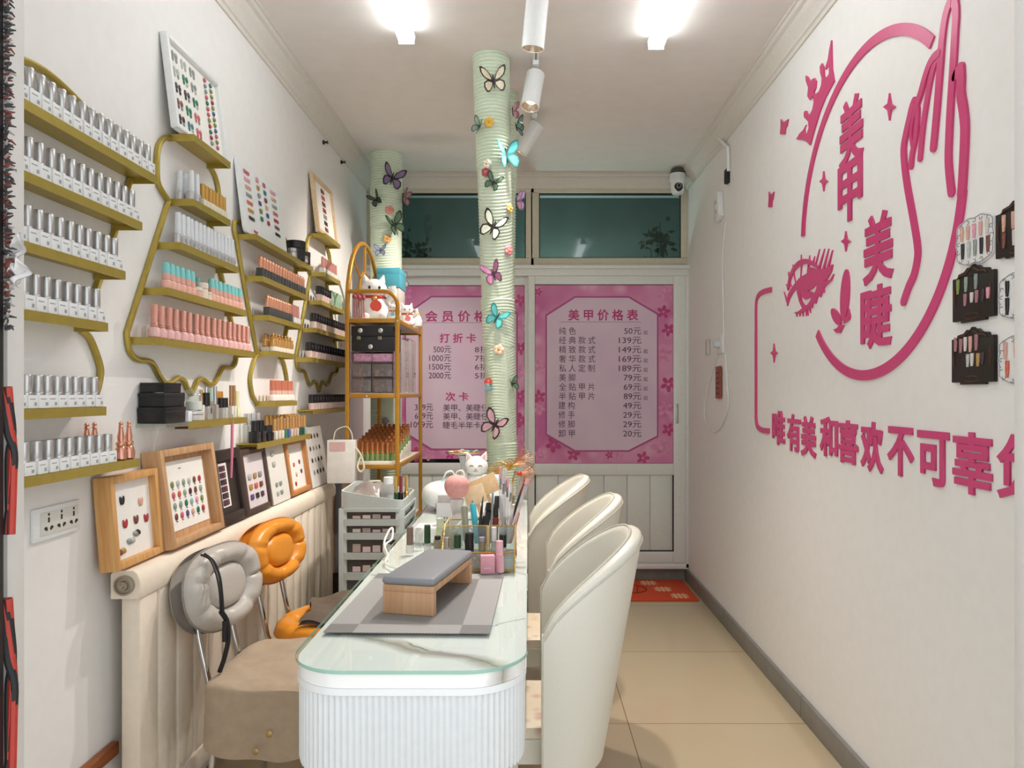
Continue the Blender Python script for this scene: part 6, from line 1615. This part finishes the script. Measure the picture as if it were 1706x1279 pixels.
for i, (za, zb) in enumerate(ops):
    d = B().box(tx0+.036, tx1-.012, ty0+.006, ty1-.03, zb+.001, zb+(za-zb)*.92).build('drawer', DARKD, t)
    if i < 4:
        for k in range(4):
            B().box(tx0+.06+.045*k, tx0+.095+.045*k, ty0+.003, ty0+.0065, zb+.003, zb+(za-zb)*(.45+.1*((k+i) % 3))).build('content', M('drawer content %d' % ((k+i) % 4), ('#c9b9b0', '#d9d2c6', '#b5a39d', '#d6c2c6')[(k+i) % 4], .5), d)
for px_ in (tx0+.03, tx1-.03):
    for py_ in (ty0+.03, ty1-.03): B().lathe([(.012, 0), (.018, .01), (.018, .05), (.01, .0605)], 12, 0, Matrix.Translation((px_, py_, 0))).build('foot', DTM, t)
zt_ = .8126
vial((646-CX)*3.34/F, 3.36, zt_, .058, .085, .024, .032, CLEAR('frosted clear', '#e3e7e6', .3), M('frosted cap', '#dfe2e2', .4), 'clear pump bottle with frosted cap in the tower tray', True, wall=False)
for px, lab, mb, mc, Y in ((660, 'green capped brush bottle standing in the tower tray', GREENC, GOLDP, 3.36), (668, 'black brush bottle with wine red tip in the tower tray', BLACKP, M('wine red bristle', '#7d2a35', .5), 3.37), (677, 'slim gold beaded tube in the tower tray', GOLDP, GOLDP, 3.40)):
    vial((px-CX)*Y/F, Y, zt_, .024, .045, .008, .075, mb, mc, lab, False, wall=False)
vial((628-CX)*3.33/F, 3.335, zt_, .026, .04, .012, .004, M('white jar', '#e9e6e4', .3), M('white jar lid', '#efeeec', .3), 'small white jar in front of the clear pump bottle', False, wall=False)
b = B()
def bag(u, v):
    x = -.845+.19*u; y = 3.36+.17*v; return Vector((x+.01*math.sin(5*v), y, .84+.05*math.sin(PI*u)*math.sin(PI*v)+.008*math.sin(13*u+7*v)+.02*v))
b.grid(bag, 24, 20); b.grid(lambda u, v: bag(u, v)-Vector((0, 0, .022*math.sin(PI*u)*math.sin(PI*v)+.002)), 24, 20)
o = b.build('plastic_bag', CLEAR('crinkled bag', '#b9aea8', .55, .15), angle=80)
tag(o, 'crinkled clear plastic bag with green sticker in the tower tray', 'bag')
B().box(-.03, .03, -.02, .02, 0, .002, mx=Matrix.Translation(bag(.55, .7)+Vector((0, 0, .006))) @ Matrix.Rotation(.4, 4, 'Z')).build('sticker', M('pale green sticker', '#c9d8bf', .5), o)
# boards between radiator and tower, paper bag
t = thing('leaning_board', 'tall grey board with orange edge standing between radiator and drawer tower', 'board', (-1.035, 3.93, 0))
B().box(-1.050, -1.022, 3.90, 3.96, .001, .83, bev=.003).build('grey_panel', M('slate board', '#77757a', .5), t)
B().box(-1.068, -1.051, 3.90, 3.96, .35, .85, bev=.003).build('orange_edge', M('tan edge', '#c08d62', .5), t)
B().box(-1.064, -1.02, 3.89, 3.899, .001, .35, bev=.002).build('black_cover', BLACKM, t)
t = thing('paper_bag', 'white paper bag with pink window hanging in front of the amber rack', 'bag', (-.945, 3.655, .87))
bx0, bx1 = -1.01, -.872
B().box(bx0, bx1, 3.615, 3.672, .868, 1.085, bev=.003).build('bag_body', M('white kraft paper', '#e9e6e1', .7, bump=.1, scale=20), t)
B().box(bx0+.012, bx0+.092, 3.6135, 3.6145, 1.03, 1.075).build('pink_window', M('dusty pink print', '#d9b3ae', .6), t)
B().tube(catmull([(bx1-.03, 3.625, 1.08), (bx1+.02, 3.64, 1.02), (bx1+.045, 3.63, .95), (bx1+.028, 3.63, .925), (bx1+.012, 3.63, .95), (bx1+.025, 3.64, 1.0)], 6), .005, 8).build('rope_handle', M('ivory rope', '#e3dccb', .7), t)
B().tube(catmull([(bx0+.02, 3.66, 1.08), (bx0+.03, 3.675, 1.13), (-.93, 3.678, 1.15), (bx1-.03, 3.675, 1.12), (bx1-.02, 3.66, 1.08)], 6), .003, 6).build('rope_handle', M('ivory rope', '#e3dccb'), t)

# ------------------------------------------------------------------ amber shelf rack
X0, X1, Y0, Y1 = -.926, -.670, 3.69, 4.48
t = thing('shelf_rack', 'amber gold metal shelf rack with arched back holding boxes and bottles', 'shelf rack', ((X0+X1)/2, (Y0+Y1)/2, 0))
ps = .0105
for x in (X0, X1):
    for y in (Y0, Y1):
        B().box(x-ps, x+ps, y-ps, y+ps, 0, 1.72 if x == X1 else 1.78, bev=.003).build('post', RACKGOLD, t)
LEV = [.22, .60, .955, 1.318, 1.703]
for z in LEV:
    b = B(); b.box(X0+.003, X1-.003, Y0-.006, Y0+.006, z-.022, z, bev=.002); b.box(X0+.003, X1-.003, Y1-.006, Y1+.006, z-.022, z, bev=.002); b.box(X0-.006, X0+.006, Y0, Y1, z-.022, z, bev=.002); b.box(X1-.006, X1+.006, Y0, Y1, z-.022, z, bev=.002)
    b.build('shelf_rail', RACKGOLD, t)
    B().box(X0+.007, X1-.007, Y0+.007, Y1-.007, z-.010, z+.002).build('shelf', M('cream shelf board', '#e6dccb', .5, vary=.03), t)
for y in (Y0, Y1):
    pts = [(X0, y, 1.842), (X1-.07, y, 1.842)]+[(X1-.07+.07*math.sin(a), y, 1.772+.07*math.cos(a)) for a in [PI/2*i/6 for i in range(1, 7)]]+[(X1, y, 1.70)]
    B().tube(pts, .011, 10).build('end_guard', RACKGOLD, t)
ym = (Y0+Y1)/2; R_ = (Y1-Y0)/2
B().tube([(X0, Y0, 1.70), (X0, Y0, 1.765)]+[(X0, ym-R_*math.cos(a), 1.765+R_*math.sin(a)) for a in [PI*i/28 for i in range(1, 28)]]+[(X0, Y1, 1.765), (X0, Y1, 1.70)], .0125, 10).build('arch', RACKGOLD, t)
B().tube([(X0, ym-.14, 1.70), (X0, ym-.14, 1.86)]+[(X0, ym-.14*math.cos(a), 1.86+.14*math.sin(a)) for a in [PI*i/14 for i in range(1, 14)]]+[(X0, ym+.14, 1.86), (X0, ym+.14, 1.70)], .0085, 8).build('inner_arch', RACKGOLD, t)
for a in (PI*.24, PI*.5, PI*.76): B().tube([(X0, ym-.14*math.cos(a), 1.86+.14*math.sin(a)), (X0, ym-R_*math.cos(a)*.985, 1.765+R_*math.sin(a)*.985)], .007, 8).build('arch_bar', RACKGOLD, t)
for x, y, z in ((X1, Y0, 1.69), (X0+.1, Y0, 1.305)): B().ball((x, y-.010, z), (.006, .004, .006), 0, 8, 6).build('bolt', SILVER, t)
zs2 = LEV[4]+.0026
def lucky_cat(x, y, s, rz, label, band):
    m = Matrix.Translation((x, y, zs2)) @ Matrix.Rotation(rz, 4, 'Z')
    t = thing('cat_figurine', label, 'figurine', mx=m)
    b = B(); b.grid(lambda u, v: Vector((s*.40*math.cos(2*PI*u)*(1-.42*v**2)*(.6+.4*min(1, v*5))*(1 if v < .999 else .05), s*.34*math.sin(2*PI*u)*(1-.42*v**2)*(.6+.4*min(1, v*5))*(1 if v < .999 else .05), s*.62*v)), 24, 14, cu=True); b.build('body', CATW, t, True, angle=80)
    B().ball((0, -.02*s, .74*s), (.30*s, .26*s, .25*s), 0, 20, 12).build('head', CATW, t, True, angle=80)
    for q in (-1, 1):
        B().lathe([(.09*s, 0), (.05*s, .1*s), (.002, .18*s)], 10, 0, Matrix.Translation((q*.17*s, 0, .92*s)) @ Matrix.Rotation(q*.3, 4, 'Y')).build('ear', CATW, t, True)
        B().ball((q*.11*s, -.26*s, .76*s), (.03*s, .02*s, .04*s), 0, 8, 6).build('eye', BLACKM, t, True)
        B().ball((q*.2*s, -.24*s, .10*s), (.11*s, .15*s, .09*s), 0, 10, 7).build('paw', CATW, t, True)
    B().tube(catmull([(.3*s, -.08*s, .45*s), (.42*s, -.12*s, .6*s), (.40*s, -.14*s, .82*s)], 5), [.09*s]*6+[.085*s]*5, 8).build('raised_paw', CATW, t, True)
    B().tube([(.245*s*math.cos(a), -.02*s+.215*s*math.sin(a), .555*s) for a in [2*PI*i/20 for i in range(20)]], .035*s, 8, closed=True).build('collar', M('red collar', '#c8352c', .4), t, True)
    B().ball((0, -.24*s, .50*s), (.075*s, .05*s, .075*s), 0, 10, 7).build('bell', GOLDP, t, True)
    B().lathe(taper(.13*s, .13*s, .03*s, .004*s), 16, 0, Matrix.Translation((.03*s, -.29*s, .34*s)) @ Matrix.Rotation(PI/2, 4, 'X')).build('round_badge', M('badge '+band, band, .35), t, True)
    return t
lucky_cat(-.835, 3.90, .235, .25, 'large white cat figurine with red collar on top of the amber rack', '#d9482f')
lucky_cat(-.715, 3.80, .085, .1, 'small white cat figurine with blue badge beside the large one', '#7fc0cf')
lucky_cat(-.70, 4.16, .125, .2, 'white cat figurine at the far open end of the rack top', '#d9727c')
B_ = B().lathe([(.03, 0), (.055, .02), (.06, .05), (.05, .08), (.02, .1), (.001, .102)], 18); o = B_.build('round_ornament', M('white glazed ornament', '#efeae6', .25)); o.location = (-.70, 4.36, zs2); tag(o, 'white round ornament behind the far cat figurine', 'ornament')
carton('storage_tub', X0+.025-XL, X0+.165-XL, 4.24/kL, 4.44/kL, zs2, .235, M('milky tub', '#d6cdc6', .4), 'milky storage tub under the blue box on the rack top', 'tub')
carton('blue_box', X0+.035-XL, X0+.17-XL, 4.235/kL, 4.445/kL, zs2+.2375, .115, M('turquoise blue box', '#4fa9bd', .35, vary=.05), 'turquoise blue box topmost on the amber rack')
b = B()
for k in range(5): b.tube([(-.895+.009*k, 3.725+.012*k, zs2+.004), (-.90+.009*k, 3.73+.012*k, zs2+.10+.02*(k % 2))], .003, 6); b.ball((-.90+.009*k, 3.73+.012*k, zs2+.115+.02*(k % 2)), (.011, .011, .014), 0, 8, 6)
tag(b.build('dried_flowers', M('dusty red flowers', '#a8525e', .6, vary=.2)), 'small bunch of dusty red flowers beside the large cat figurine', 'flowers')
# level 2: drawer box, black case, clear boxes behind
zl2 = LEV[3]+.0026
t = thing('clear_drawer_box', 'clear acrylic drawer box full of charms under the black case', 'drawer box', (-.80, 3.83, zl2))
bx0, bx1, by0, by1 = -.912, -.692, 3.705, 3.93
CLD = CLEAR('smoky acrylic', '#ddd5d3', .13)
b = B()
for z in (0, .075, .155, .212): b.box(bx0, bx1, by0, by1, zl2+z, zl2+z+.004)
for x in (bx0, -.804, bx1-.004): b.box(x, x+.004, by0, by1, zl2+.004, zl2+.212)
b.box(bx0, bx1, by1-.004, by1, zl2, zl2+.216); b.build('case_wall', CLD, t)
for r in range(2):
    for c_ in range(2):
        xa = bx0+.006+.108*c_; zb_ = zl2+.006+.079*r
        d = B().box(xa, xa+.098, by0-.002, by0+.002, zb_, zb_+.066, bev=.001).build('drawer', CLD, t)
        B().lathe(taper(.008, .007, .010, .001), 10, 0, Matrix.Translation((xa+.049, by0-.002, zb_+.036)) @ Matrix.Rotation(PI/2, 4, 'X')).build('knob', CLR, d)
        for k in range(4): B().box(xa+.008+.022*k, xa+.026+.022*k, by0+.01, by0+.06, zb_+.001, zb_+.016+.009*((k+r+c_) % 3), bev=.002).build('charm_tray', M('charms %d' % ((k+c_) % 4), ('#8f8ba0', '#c9b0ae', '#9fb0bf', '#6d6a72')[(k+c_) % 4], .4, vary=.3, scale=120), d)
B().box(bx0+.01, bx1-.01, by0+.01, by1-.02, zl2+.162, zl2+.205, bev=.003).build('pink_pack', M('mauve pack', '#b88aa5', .4, vary=.25, scale=70), t)
t = thing('black_case', 'black case with three round silver clasps on the amber rack', 'case', (-.80, 3.82, zl2+.2168))
zc0 = zl2+.2168
B().box(-.908, -.694, 3.70, 3.92, zc0, zc0+.075, bev=.004).build('case_body', BLACKM, t); B().box(-.909, -.693, 3.699, 3.921, zc0+.076, zc0+.128, bev=.004).build('case_lid', BLACKM, t)
for x, z in ((-.862, .105), (-.758, .105), (-.81, .022)): B().lathe([(.012, 0), (.012, .003), (.008, .005), (.001, .005)], 16, 0, Matrix.Translation((x, 3.6995, zc0+z)) @ Matrix.Rotation(PI/2, 4, 'X')).build('round_clasp', SILVER, t)
for x in (-.87, -.762): B().box(x-.010, x+.010, 3.696, 3.6995, zc0+.058, zc0+.076, bev=.001).build('latch', M('pewter latch', '#8f8a74', .35, .7), t)
for k, (ya, yb_, hh, lab) in enumerate(((3.95, 4.18, .30, 'clear box of printed sheets behind the black case'), (4.20, 4.45, .32, 'clear box at the far end of the rack shelf behind the black case'))):
    t = thing('clear_storage_box', lab, 'box', (-.80, (ya+yb_)/2, zl2))
    B().box(-.905, -.695, ya, yb_, zl2+.0003, zl2+hh, bev=.004).build('box_shell', CLEAR('clear sheet box', '#dcd5d3', .5), t)
    for j in range(6): B().box(-.895, -.70, ya+.01, yb_-.01, zl2+.012+.045*j, zl2+.045+.045*j, bev=.002).build('tray', M('tray %d' % (j % 3), ('#d9cfca', '#c6b6ae', '#cdbfc6')[j % 3], .5, vary=.3, scale=60), t)
# level 3: stepped stand with green and copper bottles
zl3 = LEV[2]+.0026
t = thing('stepped_stand', 'white stepped bottle stand on the amber rack', 'stand', (-.80, 3.98, zl3))
NR = 7
for r in range(NR): B().box(-.905, -.692, 3.715+.078*r, 3.715+.078*r+.076, zl3, zl3+.012+.012*r, bev=.002).build('step', M('ivory step', '#e6e2d6', .5), t)
for r in range(NR):
    for c_ in range(8):
        lab = 'moss green bottle with crown shaped copper cap, %s row of the stepped stand' % ('front', 'second', 'third', 'fourth', 'fifth', 'sixth', 'back')[r]
        place('crown', -.892+.0267*c_, 3.752+.078*r, zl3+.0125+.012*r, lab, 'crown caps, stand row %d' % (r+1))
# ------------------------------------------------------------------ doormat and doorway things
t = thing('doormat', 'orange red doormat with pale knot prints before the door', 'doormat', (.68, 4.80, .001))
B().box(.27, 1.085, 4.57, 5.065, .0008, .010, bev=.003).build('mat_pile', M('orange red mat', '#cf4a26', .9, bump=.4, scale=150, vary=.1), t)
b = B()
for (x, y) in ((.98, 4.66), (.90, 4.82), (.83, 4.98), (.55, 4.98), (.45, 4.66)):
    for d in (-.03, 0, .03): b.box(x-.055, x+.055, y+d-.007, y+d+.007, .010, .0108); b.box(x+d-.007, x+d+.007, y-.055, y+.055, .0101, .0109)
b.build('knot_print', M('pale mat print', '#e3b48c', .9), t)
b = B(); b.tube([(.68+.11*math.cos(a), 4.82+.10*math.sin(a), .0102) for a in [2*PI*i/24 for i in range(24)]], .006, 6, closed=True)
for k in range(3): b.tube([(.62+.05*k, 4.75, .0102), (.65+.04*k, 4.82, .0102), (.62+.06*k, 4.88, .0102)], .005, 6)
b.build('round_print', M('dark mat print', '#8a2f1c', .9), t)
b = B(); b.box(-.92, -.811, 1.085, 1.116, 0, 2.29, bev=.004); tag(b.build('shop_door', M('black door metal', '#1f1d1d', .4)), 'black metal edge of the open shop door at the doorway', 'door edge')
b = B(); rng = random.Random(5)
for i in range(300):
    z = 1.42+.0030*i*.99; a = rng.uniform(-1, 1)
    b.tube([(-.813, 1.120, z), (-.809+.004*rng.random(), 1.118+.006*a, z+.003*a), (-.805+.006*rng.random(), 1.118+.010*a, z+.005*rng.uniform(-1, 1))], [.0028, .0024, .001], 5, rng.choice((0, 0, 1, 2)))
tag(b.build('brush_fringe', [M('dark grey fringe', '#4a4748', .9), M('rust fringe', '#7d4a40', .9), M('pale grey fringe', '#a8a3a0', .9)], angle=80), 'dark mottled brush fringe along the black door edge', 'fringe')['kind'] = 'stuff'
for za, zb, lab, rr_ in ((1.33, 1.10, 'red and black cord bundle hanging high at the black door edge', .010), (1.0, .70, 'red and black cord bundle hanging low at the black door edge', .011)):
    t = thing('cord_bundle', lab, 'cord', (-.815, 1.125, zb))
    for k in range(4):
        pts = [(-.820+.003*k, 1.124, za), (-.814+.004*math.sin(k), 1.126+.003*k, za*.7+zb*.3), (-.809+.005*math.sin(2*k+1), 1.128, (za+zb)/2), (-.816+.003*k, 1.125, zb)]
        B().tube(catmull(pts, 6), rr_*.55, 7).build('cord', M('red cord', '#b5372b', .5) if k % 2 else BLACKM, t)
b = B()
def lace(u, v):
    a = 3.2*u; return Vector((-.812+.020*v+.006*math.sin(9*u+2), 1.128+.012*math.sin(14*u+5*v), 1.565-.075*u+.006*math.sin(11*v)))
b.grid(lace, 30, 12); b.grid(lambda u, v: lace(u, v)+Vector((.0, .002, 0)), 30, 12)
tag(b.build('lace_scrap', M('white lace', '#d9d6d4', .8), angle=80), 'crumpled white lace scrap caught at the black door edge', 'lace')
